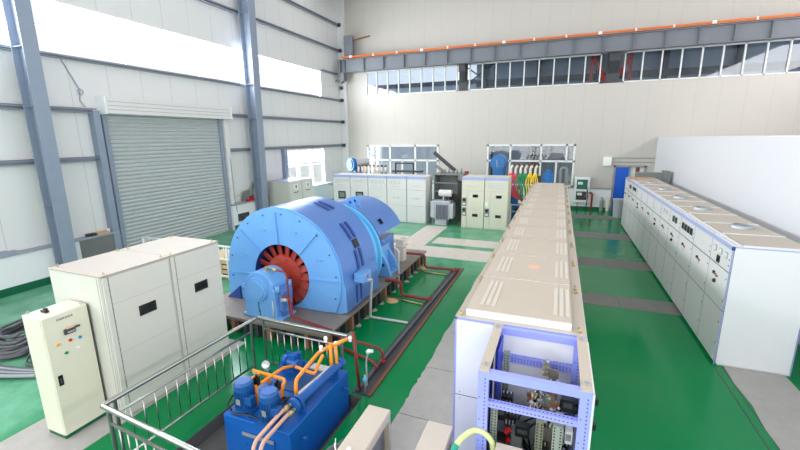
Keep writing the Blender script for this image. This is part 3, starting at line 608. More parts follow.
for k in range(6):                                           # six small characters above the switch
    y = 2.88+k*.033; z = 1.735
    for dy in (0, .011, .02): q.box(X1, X1+.0012, y+dy, y+dy+.003, z-.012, z+.014)
    for dz in (-.01, .002, .013): q.box(X1, X1+.0012, y-.002, y+.025, z+dz, z+dz+.003)
q.build('lettering', 'seam_dark', do)
for x, y in ((X1-.06, Y1-.04), (X0+.05, Y0+.05)):
    e = MB(); e.ring((x, y, H+.022), (1, .3, 0), .02, .005); e.build('eye_bolt', 'zinc', t)
b = MB(); b.box(-6.40, -6.28, 2.86, 2.9, H, H+.03); b.box(-6.35, -6.3, 2.87, 2.9, H+.03, H+.06); tag(b.build('cable_lug', 'black'), 'small black lug lying on top of the cream control cabinet', 'lug')

# ================================================================== GENERATOR
AX, AZ, GY0, GY1, BZ = -5.56, 1.10, 6.87, 8.48, .4
t = thing('base_frame', 'grey steel base frame on short stubs under the blue generator set', 'base frame', (-5.55, 9, 0))
b = MB(); b.box(-7.35, -3.88, 5.95, 12.1, BZ-.04, BZ)
b.box(-7.3, -3.95, 6.0, 12.05, BZ-.10, BZ-.04); b.build('deck_plate', 'base_steel', t)
y = 6.08; k = 0
while y < 12:
    b = MB()
    b.box(-4.05, -3.92, y, y+.09, 0, BZ-.041, 0 if k % 3 else 1); b.build('stub', ['dark_steel', 'rusty_stub'], t); y += .3; k += 1
for k in range(11):
    b = MB(); x = -7.25+k*.31; b.box(x, x+.09, 6.0, 6.12, 0, BZ-.101, 0 if k % 3 else 1); b.build('stub', ['dark_steel', 'rusty_stub'], t)
b = MB(); b.box(-7.2, -4.2, 6.3, 12, .0, BZ-.17); b.build('grout_block', 'dark_concrete', t)
for k in range(14):
    y = 6.3+k*.42; w_ = random.uniform(.06, .16); b = MB(); b.prism([(-3.93, y), (-3.93+w_, y+.05), (-3.93+w_*.9, y+.12), (-3.93, y+.2)], 'z', 0.0, .015); b.build('grout_lump', 'pale_concrete', t)
for x, y, r, m_ in ((-3.72, 8.75, .16, 'cardboard'), (-3.8, 11.5, .14, 'cardboard')):
    b = MB(); b.lathe([(r, 0), (r*.8, .03), (0, .05)], (x, y, 0), (0, 0, 1), 9); b.build('sawdust_heap', m_, t)

t = thing('generator', 'large sky-blue round generator with a red fan in its open end cover', 'generator', (AX, 7.8, BZ))
def outline(R, W, n=72, wb=None):
    P = []
    for i in range(n):
        a = 2*pi*i/n; c, s = cos(a), sin(a)
        if s >= 0: r = R
        else:
            r = 1e9
            hz = AZ-BZ
            if c: r = min(r, W/abs(c) if abs(c) > 1e-6 else 1e9)
            if s: r = min(r, hz/-s)
            # straight sides widening a little to the foot
        P.append((c*r, s*r))
    return P
n = 96
O = outline(1.54, 1.58, n); O = [((x*(1+.02*max(0, -z)) if z < 0 else x), z) for x, z in O]
b = MB()
vs = [(AX+x, GY0, AZ+z) for x, z in O]+[(AX+x, GY1, AZ+z) for x, z in O]
b.add(vs, [(i, (i+1)%n, n+(i+1)%n, n+i) for i in range(n)], 0, True); b.add(vs[n:], [tuple(range(n))], 0)
vs = [(AX+x, GY0, AZ+z) for x, z in O]+[(AX+.74*cos(2*pi*i/n), GY0, AZ+.74*sin(2*pi*i/n)) for i in range(n)]
b.add(vs, [(i, (i+1)%n, n+(i+1)%n, n+i) for i in range(n)], 1)
b.build('stator_housing', ['gen_blue_dark', 'gen_blue'], t)
def clipR(R, a, zmin): return min(R, (AZ-zmin)/-sin(a)) if sin(a) < -1e-3 else R
b = MB(); ins, outs = [], []
for yy, q in ((GY0-.001, 0), (GY0-.045, 1)):
    outs.append([(AX+clipR(1.50, 2*pi*i/n, BZ+.012)*cos(2*pi*i/n), yy, AZ+clipR(1.50, 2*pi*i/n, BZ+.012)*sin(2*pi*i/n)) for i in range(n)])
    ins.append([(AX+clipR(.72, 2*pi*i/n, BZ+.012)*cos(2*pi*i/n), yy, AZ+clipR(.72, 2*pi*i/n, BZ+.012)*sin(2*pi*i/n)) for i in range(n)])
b.add(outs[1]+ins[1], [(i, (i+1)%n, n+(i+1)%n, n+i) for i in range(n)]); b.add(outs[0]+outs[1], [(i, (i+1)%n, n+(i+1)%n, n+i) for i in range(n)], 0, True)
b.build('end_cover', 'gen_blue', t)
b = MB(); inn = [(AX+.72*cos(2*pi*i/48), GY0-.05, AZ+.72*sin(2*pi*i/48)) for i in range(48)]; inb = [(x, GY0+.5, z) for x, y, z in inn]
b.add(inn+inb, [(i, (i+1)%48, 48+(i+1)%48, 48+i) for i in range(48)], 0, True); b.add(inb, [tuple(range(48))], 1); b.build('bore', ['slot_blue', 'black'], t)
for a in (90, 45, 135, 0, 180, -45, 218):
    a = radians(a+2); c, s = cos(a), sin(a); b = MB(); r0, r1 = .74, (min(1.44, (AZ-BZ-.03)/-s) if s < -.1 else 1.44)
    b.bar((AX+c*r0, GY0-.06, AZ+s*r0), (AX+c*r1, GY0-.06, AZ+s*r1), .03, .035, 0, (0, 1, 0)); b.build('cover_rib', 'gen_blue', t)
for k in range(18):
    a = 2*pi*k/18+.1
    if AZ+1.4*sin(a) > BZ+.1:
        b = MB(); b.cyl((AX+1.4*cos(a), GY0-.062, AZ+1.4*sin(a)), (AX+1.4*cos(a), GY0-.04, AZ+1.4*sin(a)), .018, seg=6); b.build('bolt', 'slot_blue', t)
for a in (112, 68, 25, 160):
    a = radians(a); c, s = cos(a), sin(a); b = MB(); b.tube([(AX+c*1.1-.07, GY0-.045, AZ+s*1.1), (AX+c*1.1-.07, GY0-.09, AZ+s*1.1), (AX+c*1.1+.07, GY0-.09, AZ+s*1.1), (AX+c*1.1+.07, GY0-.045, AZ+s*1.1)], .009, 6, 0, .02); b.build('cover_handle', 'gen_blue', t)
b = MB(); b.lathe([(.46, .1), (.46, .0), (.43, -.04), (.33, -.06), (.32, -.10), (.22, -.11), (.21, -.15), (.14, -.16)], (AX, GY0+.06, AZ), (0, 1, 0), 40)
for k in range(10): a = 2*pi*k/10; b.cyl((AX+.38*cos(a), GY0+.02, AZ+.38*sin(a)), (AX+.38*cos(a), GY0-.01, AZ+.38*sin(a)), .02, seg=6)
hub = b.build('fan_hub', 'fan_red', t)
for k in range(18):
    a = 2*pi*k/18; b = MB(); rd = Vector((cos(a), 0, sin(a))); tg = Vector((-sin(a), 0, cos(a))); ax = Vector((0, 1, 0))
    p = Vector((AX, GY0+.08, AZ)); tw = (tg*.95+ax*.42).normalized(); nn = rd.cross(tw)
    b.obox(p+rd*.565, rd*.135, tw*.082, nn*.01); b.obox(p+rd*.69+tw*.02, rd*.012, tw*.06, nn*.02); b.build('fan_blade', 'fan_red', t)
b = MB(); b.cyl((AX, 6.5, AZ), (AX, GY0+.4, AZ), .13, seg=24); b.cyl((AX, 6.62, AZ), (AX, 6.70, AZ), .17, seg=24); b.build('shaft', 'shaft_steel', t)
# bearing pedestal
PXa, PXb, PYa, PYb = AX-.42, AX+.37, 6.1, 6.62
pc = AX-.02
ped = MB(); pol = [(PXa, BZ), (PXb, BZ), (PXb, 1.05)]
for i in range(13): a = pi*i/12; pol.append((pc+.36*cos(a), 1.08+.34*sin(a)))
pol += [(PXa, 1.05)]
ped.prism(pol, 'y', PYa, PYb, 0, False); ped.box(PXa-.1, PXb+.12, PYa+.02, PYb-.02, BZ, BZ+.06)
pd = ped.build('bearing_pedestal', 'gen_blue', t, .02)
b = MB(); b.cyl((pc-.02, PYa+.01, 1.05), (pc-.02, PYa-.06, 1.05), .26, .25, 28); b.cyl((pc-.02, PYa-.06, 1.05), (pc-.02, PYa-.09, 1.05), .21, .2, 28); b.build('bearing_cap', 'gen_blue', pd)
b = MB(); b.prism([(PXb, .55), (PXb+.09, .6), (PXb+.12, 1.0), (PXb, 1.1)], 'y', PYa+.1, PYb-.08); b.build('bearing_side_lug', 'gen_blue_dark', pd, .01)
b = MB(); b.cyl((PXb+.05, PYa+.2, BZ+.06), (PXb+.05, PYa+.2, BZ+.3), .05, seg=10); b.build('drain_plug', 'gen_blue_dark', pd)
for y in (PYa+.06, PYb-.06):
    b = MB(); b.cyl((PXb+.03, y, 1.0), (PXb+.03, y, 1.15), .05, seg=8); b.build('clamp_bolt', 'gen_blue', pd)
    b = MB(); b.cyl((PXa-.03, y, .95), (PXa-.03, y, 1.1), .03, seg=8); b.build('clamp_bolt', 'gen_blue', pd)
b = MB(); b.box(pc-.05, pc-.02, PYa-.004, PYa, .55, .80); b.box(pc-.03, pc-.0, PYa-.004, PYa, .47, .6); b.build('oil_stain', 'oil_stain', pd)
b = MB(); b.cyl((pc+.1, PYa+.15, 1.38), (pc+.1, PYa+.15, 1.5), .03, seg=8); b.cyl((pc+.02, PYa+.25, 1.45), (pc+.3, PYa+.25, 1.43), .022, seg=8); b.sphere((pc+.28, PYa+.2, 1.44), .045); b.build('oil_fitting', 'brass', pd)
b = MB(); b.cyl((PXb+.12, PYa+.05, .88), (PXb+.26, PYa+.05, .88), .04, seg=10); b.cyl((PXb+.16, PYa, .88), (PXb+.16, PYa+.1, .88), .03, seg=8); b.build('oil_valve', 'zinc', pd)
b = MB(); b.cyl((PXb-.05, PYa-.02, .42), (PXb-.05, PYa-.02, .85), .014, seg=8); b.build('sight_glass', 'galv_pipe', pd)
# slots, nameplate and terminal box on the housing's flank
def onshell(a, y, R=1.562): return Vector((AX+R*cos(a), y, AZ+R*sin(a))), Vector((cos(a), 0, sin(a))), Vector((-sin(a), 0, cos(a)))
for a, pr in ((70, (7.75, 7.95)), (38, (7.6, 7.8)), (13, (7.55, 7.76))):
    for y in pr:
        b = MB()
        for k in range(6):
            q, nr, tg = onshell(radians(a-7+k*2.6), y); b.obox(q, tg*.037, (0, .045, 0), nr*.006)
        b.build('cooling_slot', 'slot_blue', t)
q, nr, tg = onshell(radians(25), 7.7); b = MB(); b.obox(q, tg*.10, (0, .10, 0), nr*.008); b.build('nameplate', 'glass_black', t)
b = MB(); b.box(AX+1.58, AX+1.82, 7.25, 7.62, 1.0, 1.2, 0); tb = b.build('terminal_box', 'gen_blue', t, .01)
b = MB(); b.box(AX+1.82, AX+1.823, 7.4, 7.48, 1.07, 1.14); b.build('warning_sticker', 'knob_red', tb)
for y in (7.3, 7.5):
    b = MB(); b.box(AX+1.592, AX+1.604, y, y+.07, .5, .9); b.build('cooling_slot', 'slot_blue', t)
b = MB(); b.prism([(AX-1.6, BZ), (AX-1.2, BZ), (AX-1.2, BZ+.32)], 'y', GY0-.09, GY0-.05); b.build('drain_hole', 'slot_blue', t)

# second machine of the set
TZ = 1.0
t = thing('turbine', 'blue domed turbine casing with a cyan flange behind the large generator', 'turbine', (AX, 9.9, BZ))
b = MB(); b.cyl((AX, GY1+.002, TZ), (AX, 9.0, TZ), .95, seg=48); b.clamp(BZ+.003); b.build('coupling_neck', 'gen_blue_dark', t)
b = MB(); b.lathe([(.9, 0), (1.26, .0), (1.28, .02), (1.28, .24), (1.36, .25), (1.37, .31), (.9, .33)], (AX, 8.92, TZ), (0, 1, 0), 64); b.clamp(BZ+.003); b.build('flange_drum', 'cyan_blue', t)
P = [(1.37*cos(radians(a)), 1.34*sin(radians(a))) for a in range(24, 157, 4)]
b = MB(); b.prism([(AX+x, TZ+z) for x, z in P], 'y', 9.30, 10.9, 0, True); b.build('casing_cover', 'gen_blue_dark', t)
b = MB(); b.box(AX-1.1, AX+1.05, 9.5, 10.8, BZ, TZ+.25); b.build('casing_body', 'gen_blue_dark', t)
b = MB(); b.prism([(AX+1.05, BZ), (AX+1.55, BZ), (AX+1.45, BZ+.35), (AX+1.25, TZ+.1), (AX+1.05, TZ+.25)], 'y', 9.34, 9.46); b.prism([(AX+1.05, BZ), (AX+1.5, BZ), (AX+1.4, BZ+.3), (AX+1.2, TZ), (AX+1.05, TZ+.2)], 'y', 10.0, 10.1); b.box(AX+1.0, AX+1.2, 9.4, 10.1, BZ, TZ+.15); b.box(AX+1.0, AX+1.5, 9.36, 10.1, BZ, BZ+.08)
sf = b.build('support_foot', 'gen_blue', t)
b = MB(); b.cyl((AX+1.34, 9.335, .72), (AX+1.34, 9.33, .72), .05, seg=12); b.cyl((AX+1.18, 9.335, .72), (AX+1.18, 9.33, .72), .04, seg=12); b.build('foot_hole', 'slot_blue', sf)
for x, y in ((.40, 9.35), (.40, 9.62), (-.6, 9.35)):
    b = MB(); z = TZ+1.34*(1-(x/1.4)**2)**.5
    b.prism([(AX+x-.20, z-.1), (AX+x+.22, z-.16), (AX+x+.05, z+.22), (AX+x-.06, z+.22)], 'y', y, y+.035); b.cyl((AX+x, y-.003, z+.1), (AX+x, y+.038, z+.1), .04, seg=12, m=1); b.build('lifting_lug', ['gen_blue', 'slot_blue'], t)
a = radians(38); b = MB(); b.obox((AX+1.4*cos(a), 9.75, TZ+1.34*sin(a)), (-sin(a)*.08, 0, cos(a)*.08), (0, .08, 0), (cos(a)*.012, 0, sin(a)*.012)); b.build('nameplate', 'glass_black', t)
b = MB(); b.cyl((AX, 10.7, TZ), (AX, 11.4, TZ), .2, seg=20); b.box(AX-.4, AX+.4, 11.0, 11.35, BZ, TZ+.3); b.build('end_bearing', 'gen_blue_dark', t)
# valve stand with hand levers at the far corner of the base
t = thing('lever_stand', 'cream lever stand at the far corner of the base frame', 'lever stand', (-4.3, 10.9, BZ))
b = MB(); b.box(-4.42, -4.18, 10.75, 11.0, BZ, 1.05); b.build('stand', 'insulator_cream', t)
for z in (1.05, .85): b = MB(); b.box(-4.45, -4.1, 10.7, 11.05, z, z+.03); b.tube([(-4.3, 10.85, z+.03), (-4.05, 10.85, z+.1)], .015); b.build('lever', 'insulator_cream', t)

# ------------------------------------------------------------------ floor pipes around the set
t = thing('drain_trench', 'dark narrow floor trench with a grey pipe running beside the generator', 'trench', (-2.72, 8.3, 0))
b = MB(); b.box(-2.90, -2.56, 5.06, 11.85, 0, .008); b.build('trench_cover', 'dark_steel', t)
b = MB(); b.cyl((-2.82, 5.1, .045), (-2.72, 11.6, .045), .035, seg=12); b.build('grey_pipe', 'grey_cable', t)
b = MB(); b.box(-2.62, -2.56, 5.06, 11.85, .008, .03); b.build('trench_edge', 'brown_wood', t)
def pipe(label, pts, r, m, name='pipe', fl=.12, flange=None, cat='pipe', group=None):
    t = thing(name, label, cat, (pts[0][0], pts[0][1], min(p[2] for p in pts)-r), group)
    b = MB(); b.tube(pts, r, 10, 0, fl); b.build('pipe_run', m, t)
    for p in flange or []:
        b = MB(); b.cyl((p[0]-.02, p[1], p[2]), (p[0]+.02, p[1], p[2]), r*1.9, seg=12); b.cyl((p[0]-.05, p[1], p[2]), (p[0]+.05, p[1], p[2]), r*1.3, seg=12); b.build('flange', m, t)
    return t
pipe('dark red pipe from the far end of the base frame down to the trench end', [(-4.3, 11.3, .5), (-3.7, 11.35, .5), (-3.7, 11.35, .09), (-2.75, 11.4, .09), (-2.75, 11.2, .09)], .04, 'pipe_red', flange=[(-2.72, 11.35, .08)])
pipe('dark red pipe from under the generator flank down to the trench middle', [(-4.0, 9.0, .45), (-3.6, 9.05, .45), (-3.6, 9.05, .07), (-2.8, 9.0, .07)], .04, 'pipe_red', flange=[(-2.8, 9.0, .08)])
pipe('thin brass pipe crossing the green floor from base to trench', [(-3.9, 8.9, .03), (-2.9, 8.75, .03)], .018, 'brass')
pipe('thin brass pipe crossing the floor near the far trench end', [(-3.9, 11.1, .03), (-2.9, 11.05, .03)], .018, 'brass')
pipe('grey conduit rising from the floor to the terminal box, with a branch to the trench', [(-3.74, 7.44, 1.0), (-3.74, 7.64, .97), (-3.82, 7.66, .03), (-2.9, 7.68, .03)], .03, 'galv_pipe', fl=.06)
pipe('vertical grey conduit standing by the turbine foot', [(-3.92, 9.7, .02), (-3.92, 9.7, 1.05), (-4.05, 9.75, 1.1)], .03, 'galv_pipe', fl=.05)
pipe('red oil pipe from the pedestal down along the base edge, upper of the pair', [(-5.3, 6.3, 1.44), (-5.04, 6.3, 1.42), (-5.0, 6.3, 1.3), (-5.0, 6.3, .46), (-3.86, 6.06, .47)], .02, 'pipe_red')
pipe('red oil pipe along the base edge, lower of the pair', [(-5.08, 6.2, .95), (-4.86, 6.2, .9), (-4.86, 6.2, .52), (-3.86, 5.99, .45)], .02, 'pipe_red')
pipe('red pipe from the valves across the floor to the trench', [(-4.0, 6.1, .38), (-3.6, 6.05, .36), (-2.75, 5.95, .34), (-2.72, 5.95, .09)], .027, 'pipe_red', flange=[(-2.72, 5.95, .1)])
pipe('pale red pipe on the floor below the red one by the trench', [(-3.7, 6.2, .03), (-2.95, 5.95, .06), (-2.75, 5.75, .08)], .03, 'pipe_red')
t = pipe('tall red riser pipe standing at the near end of the trench', [(-2.80, 5.15, .008), (-2.86, 5.12, 1.06)], .027, 'pipe_red')
t = thing('spray_valve', 'white capped valve on a bent silver pipe beside the red riser', 'valve', (-2.72, 5.3, .01))
b = MB(); b.tube([(-2.74, 5.3, .02), (-2.74, 5.3, .5), (-2.7, 5.3, .62)], .014, 8, 0, .1); b.build('pipe_run', 'galv_pipe', t)
b = MB(); b.sphere((-2.69, 5.3, .66), .038); b.cyl((-2.72, 5.3, .64), (-2.62, 5.3, .68), .03, seg=8); b.build('valve_head', 'white_plastic', t)
t = thing('hand_valve', 'small pale blue hand valve low on the red riser', 'valve', (-2.68, 5.12, .01))
b = MB(); b.cyl((-2.68, 5.12, .01), (-2.68, 5.12, .34), .016, seg=8); b.build('stem', 'zinc', t)
b = MB(); b.ring((-2.68, 5.12, .26), (1, .4, 0), .05, .016); b.sphere((-2.68, 5.12, .26), .04); b.build('wheel', 'cyan_blue', t)

# ================================================================== HYDRAULIC UNIT
TX0, TX1, TY0, TY1, TZ0, TZ1 = -3.95, -2.87, 3.44, 4.92, -.22, .5
t = thing('hydraulic_power_unit', 'blue hydraulic oil tank with two motors, orange pipes and a long cylinder on top', 'hydraulic unit', ((TX0+TX1)/2, (TY0+TY1)/2, TZ0))
b = MB(); b.box(TX0, TX1, TY0, TY1, TZ0, TZ1); b.build('tank', 'tank_blue', t, .012)
b = MB(); b.box(-3.62, -3.12, TY0-.012, TY0, -.1, .31, 0)
for x in (-3.58, -3.47, -3.36, -3.25, -3.16):
    for z in (-.05, .05, .15, .27): b.cyl((x, TY0-.02, z), (x, TY0-.01, z), .011, seg=6, m=1) if x in (-3.58, -3.16) or z in (.27,) else None
b.build('inspection_cover', ['tank_blue', 'slot_blue'], t); b = MB(); b.box(-3.62, -3.12, TY0-.03, TY0-.012, .29, .33); b.build('level_gauge', 'zinc', t)
for y in (3.65, 4.75):
    b = MB(); b.cyl((TX1, y, .3), (TX1+.09, y, .3), .018, seg=10); b.cyl((TX1+.085, y, .3), (TX1+.095, y, .3), .03, seg=10); b.build('lifting_pin', 'pump_blue', t)
def motor(x, y):
    b = MB(); b.box(x-.16, x+.16, y-.13, y+.15, TZ1, TZ1+.03); b.cyl((x, y, TZ1+.03), (x, y, TZ1+.07), .14, seg=24)
    b.lathe([(.0, .07), (.115, .07), (.115, .33), (.125, .335), (.125, .41), (.105, .435), (0, .435)], (x, y, TZ1), (0, 0, 1), 28)
    for k in range(22): a = 2*pi*k/22; b.obox((x+.12*cos(a), y+.12*sin(a), TZ1+.2), (cos(a)*.012, sin(a)*.012, 0), (-sin(a)*.004, cos(a)*.004, 0), (0, 0, .12))
    m = b.build('motor', 'motor_blue', t)
    q = MB(); q.cyl((x, y, TZ1+.436), (x, y, TZ1+.44), .09, seg=20); q.build('fan_grille', 'pump_blue', m)
    q = MB(); q.box(x+.09, x+.19, y-.10, y+.0, TZ1+.15, TZ1+.27); q.build('terminal_box', 'motor_blue', m, .008)
    q = MB(); q.box(x-.02, x+.045, y-.1385, y-.132, TZ1+.16, TZ1+.24); q.build('nameplate', 'zinc', m)
motor(-3.72, 3.62); motor(-3.25, 3.56)
CY = [(-3.0, 3.72, .68), (-2.93, 4.82, .68)]
b = MB(); b.cyl(CY[0], CY[1], .062, seg=24); p0, p1 = Vector(CY[0]), Vector(CY[1]); d = (p1-p0).normalized()
b.cyl(p0-d*.03, p0+d*.02, .1, seg=20); b.cyl(p0+d*.05, p0+d*.08, .1, seg=20); b.cyl(p1-d*.05, p1+d*.03, .075, seg=20)
cy = b.build('oil_cooler', 'pump_blue', t)
q = MB(); q.obox((p0+p1)/2+Vector((-.03, .0, .055)), (.02, 0, .01), d*.05, (-.003, 0, .006)); q.build('nameplate', 'zinc', cy)
for k in (.12, .85):
    q = MB(); c = p0.lerp(p1, k); q.box(c.x-.06, c.x+.06, c.y-.02, c.y+.02, TZ1, c.z-.03); q.build('saddle', 'pump_blue', cy)
for dx, dz, ex in ((-.035, .02, -3.06), (.03, -.03, -2.96)):
    q = MB(); q.tube([(-3.0+dx, 3.7, .68+dz), (-3.02+dx, 3.56, .68+dz), (ex-.03, 3.1, .62), (ex, 3.0, .55), (ex+.02, 2.98, .0), (ex+.02, 2.98, -.21)], .024, 10, 0, .08); q.build('return_pipe', 'salmon_pipe', t)
    q = MB(); q.cyl((-3.0+dx, 3.66, .68+dz), (-3.01+dx, 3.58, .68+dz), .036, seg=10); q.build('union_nut', 'brass', t)
def op(pts, r=.024, m='pipe_orange', name='pressure_pipe', fl=.06): b = MB(); b.tube(pts, r, 10, 0, fl); return b.build(name, m, t)
op([(-4.02, 4.12, .72), (-3.42, 4.10, .72), (-3.37, 3.96, .70), (-3.37, 3.95, .52)]); op([(-3.9, 3.9, .72), (-3.87, 4.14, .72), (-3.8, 4.2, .52)])
op([(-3.68, 3.8, .74), (-3.64, 4.33, .72), (-3.6, 4.5, .66)]); op([(-3.5, 4.45, .70), (-3.2, 4.4, .70), (-3.12, 4.40, .70), (-3.12, 4.48, .8), (-3.10, 4.6, .9)])
op([(-3.12, 3.93, .5), (-3.12, 3.93, .74), (-3.2, 4.06, .80), (-3.24, 4.7, .86), (-3.02, 4.75, 1.0), (-2.78, 4.8, 1.12)], .027)
op([(-3.62, 3.73, .5), (-3.64, 3.75, .8)], .022); op([(-3.36, 3.85, .5), (-3.36, 3.85, .74)], .022)
op([(-3.0, 4.66, .5), (-3.0, 4.66, 1.08)], .027); op([(-2.93, 4.7, .6), (-2.93, 4.7, 1.0)], .022); op([(-3.08, 4.68, .96), (-2.76, 4.7, 1.16)], .024)
op([(-3.72, 3.73, .74), (-3.66, 3.85, .8)], .03, 'knob_red', 'red_coupling', 0)
for x, y, z in ((-3.66, 3.8, .82), (-3.36, 3.86, .78)):
    b = MB(); b.box(x-.03, x+.03, y-.03, y+.03, z-.05, z+.07); b.cyl((x, y, z+.07), (x, y, z+.11), .02, seg=8); b.build('valve_coil', 'black', t)
b = MB(); b.box(-3.92, -3.62, 4.55, 4.86, TZ1, TZ1+.05, 0); b.cyl((-3.74, 4.6, .66), (-3.52, 4.56, .66), .075, seg=16); b.cyl((-3.82, 4.62, .66), (-3.74, 4.6, .66), .1, seg=16); b.box(-3.7, -3.6, 4.54, 4.66, .7, .8)
for k in range(5): b.cyl((-3.80+.05*k, 4.66-.02*k, .72), (-3.80+.05*k, 4.66-.02*k, .8), .016, seg=6)
b.cyl((-3.66, 4.75, .5), (-3.66, 4.75, .75), .05, seg=12); b.build('gear_pump', 'pump_blue', t)
b = MB(); b.box(-3.55, -3.2, 4.15, 4.8, TZ1, TZ1+.02); b.build('top_plate', 'blue_plate', t)
b = MB(); b.box(-3.45, -3.12, 4.72, 4.86, TZ1+.001, TZ1+.04); b.build('filter_lid', 'panel_grey', t)
b = MB(); b.bar((-3.16, 4.02, .58), (-3.08, 4.84, .58), .05, .06); b.build('cable_tray', 'panel_grey', t)
b = MB(); b.cyl((-3.96, 4.33, .5), (-3.93, 4.35, .68), .012, seg=8, m=0); b.cyl((-3.95, 4.32, .72), (-3.92, 4.28, .74), .06, seg=20, m=0); b.cyl((-3.92, 4.28, .74), (-3.919, 4.279, .741), .05, seg=20, m=1); b.build('pressure_gauge', ['zinc', 'paper'], t)
for P in [[(-3.4+.05*k, 3.85, .55), (-3.3+.06*k, 3.95+.03*k, .58), (-3.1, 3.9+.06*k, .54), (-3.05, 4.0+.05*k, .52)] for k in range(5)]+[[(-3.85, 3.5, .53), (-3.9, 3.48, .62), (-3.9, 3.6, .7), (-3.82, 3.66, .65)], [(-3.8, 3.46, .53), (-3.55, 3.5, .54), (-3.4, 3.5, .53)]]:
    b = MB(); b.tube(P, .012, 6, 0, .08); b.build('cable', 'black', t)
for x, y, z in ((-3.08, 4.66, 1.14), (-2.95, 4.72, 1.05), (-2.74, 4.8, 1.14), (-3.14, 4.62, 1.0)):
    b = MB(); b.sphere((x, y, z), .032, 10); b.cyl((x, y, z-.05), (x, y, z+.03), .024, seg=8); b.build('valve_cap', 'white_plastic', t)
# ================================================================== RAILINGS
def railing(label, p, q, H=1.0, posts=2, nb=14, ret=None):
    P, Q = Vector(p), Vector(q); d = (Q-P).normalized(); L = (Q-P).length
    t = thing('railing', label, 'railing', ((P.x+Q.x)/2, (P.y+Q.y)/2, 0))
    up = Vector((0, 0, 1))
    b = MB(); b.tube([P+up*H, Q+up*H], .03, 14); b.sphere(P+up*H, .03); b.sphere(Q+up*H, .03); b.build('top_rail', 'stainless', t)
    b = MB(); b.tube([P+d*.1+up*(H-.2), Q-d*.1+up*(H-.2)], .018, 10); b.build('mid_rail', 'stainless', t)
    b = MB(); b.tube([P+d*.1+up*.16, Q-d*.1+up*.16], .018, 10); b.build('bottom_rail', 'stainless', t)
    for k in range(posts):
        c = P+d*(.1+(L-.2)*k/(posts-1)); b = MB(); b.tube([c, c+up*H], .024, 12); b.cyl(c, c+up*.01, .05, seg=14); b.build('post', 'stainless', t)
    for k in range(nb):
        c = P+d*(.1+(L-.2)*(k+1)/(nb+1)); b = MB(); b.tube([c+up*.16, c+up*(H-.2)], .0085, 8); b.build('baluster', 'stainless', t)
railing('stainless railing along the pit in front of the large beige cabinets', (-4.86, 2.59, 0), (-4.78, 5.06, 0), nb=13)
railing('stainless railing between the blue hydraulic unit and the generator base', (-4.75, 5.12, 0), (-2.96, 5.08, 0), nb=10)
railing('thick stainless railing at the near edge of the pit, nearest the viewer', (-4.84, 2.55, 0), (-1.9, 2.32, 0), nb=16)
t = thing('railing', 'white railing in the gap between the large beige cabinets and the generator', 'railing', (-9.3, 8.42, 0))
b = MB()
for z in (1.06, .66, .15): b.tube([(-12.2, 8.42, z), (-7.9, 8.42, z)], .03, 8)
b.build('rail', 'white_plastic', t)
for k in range(6): b = MB(); x = -12.2+k*.86; b.tube([(x, 8.42, 0), (x, 8.42, 1.06)], .025, 8); b.build('post', 'white_plastic', t)
for k in range(24): b = MB(); x = -12.1+k*.18; b.tube([(x, 8.42, .66), (x, 8.42, 1.06)], .01, 6); b.build('baluster', 'white_plastic', t)
t = thing('timber_crate', 'pale slatted timber crate behind the white railing, by the generator', 'crate', (-8.8, 9.0, 0))
for k in range(4):
    b = MB(); z = .02+k*.15; b.box(-9.9, -8.1, 8.55, 8.57, z, z+.10); b.box(-8.12, -8.1, 8.57, 9.4, z, z+.10); b.build('slat', 'timber', t)
b = MB(); b.box(-9.88, -8.14, 8.59, 9.38, .01, .58); b.build('filling', 'brown_wood', t); b = MB(); b.box(-9.9, -8.1, 8.55, 9.4, .60, .63); b.build('lid', 'timber', t)
for k in range(6): b = MB(); x = -9.85+k*.33; b.box(x, x+.07, 8.53, 8.55, .02, .6); b.build('upright', 'timber', t)

# ================================================================== NEAR BEIGE CABINETS AND HOSE
def slim(x0, x1, y0, y1, H, label):
    t = thing('slim_cabinet', label, 'cabinet', ((x0+x1)/2, (y0+y1)/2, 0), 'slim beige cabinets below the camera')
    b = MB(); b.box(x0, x1, y0, y1, H-.02, H); b.box(x0, x1, y1-.012, y1, 0, H-.02); b.box(x0, x0+.012, y0, y1, 0, H-.02); b.box(x1-.012, x1, y0, y1, H-.10, H-.02); b.box(x0, x1, y0, y0+.012, 0, H-.02); b.box(x1-.012, x1, y1-.03, y1-.012, 0, H-.1)
    b.build('shell', 'beige_top', t, .006)
    b = MB(); b.box(x0+.012, x1-.05, y0+.012, y1-.05, .05, H-.09, 0); b.box(x0+.012, x1-.03, y0+.012, y1-.03, H-.10, H-.085, 1); b.build('inner_panel', ['enclosure_grey', 'beige_top'], t)
    b = MB(); b.cyl((x0+.1, y0+.35, H), (x0+.1, y0+.35, H+.025), .018, seg=10); b.build('bolt', 'white_plastic', t)
slim(-1.525, -1.305, 2.05, 2.98, 1.6, 'slim beige cabinet with a bolt on top, standing next to the blue hydraulic tank')
slim(-.93, -.705, 2.05, 2.975, 1.6, 'slim beige cabinet beside the yellow-green hose, on the bare concrete strip')
slim(-.323, -.112, 2.05, 2.925, 1.6, 'slim beige cabinet directly in front of the open lilac frame')
t = thing('hose', 'yellow-green hose with a teal end arching between two slim beige cabinets', 'hose', (-.62, 2.7, 0))
arc = [(-.655, 2.7, 1.45), (-.645, 2.73, 1.56), (-.60, 2.83, 1.62), (-.52, 2.93, 1.645), (-.43, 2.95, 1.63), (-.36, 2.94, 1.56), (-.345, 2.94, 1.4)]
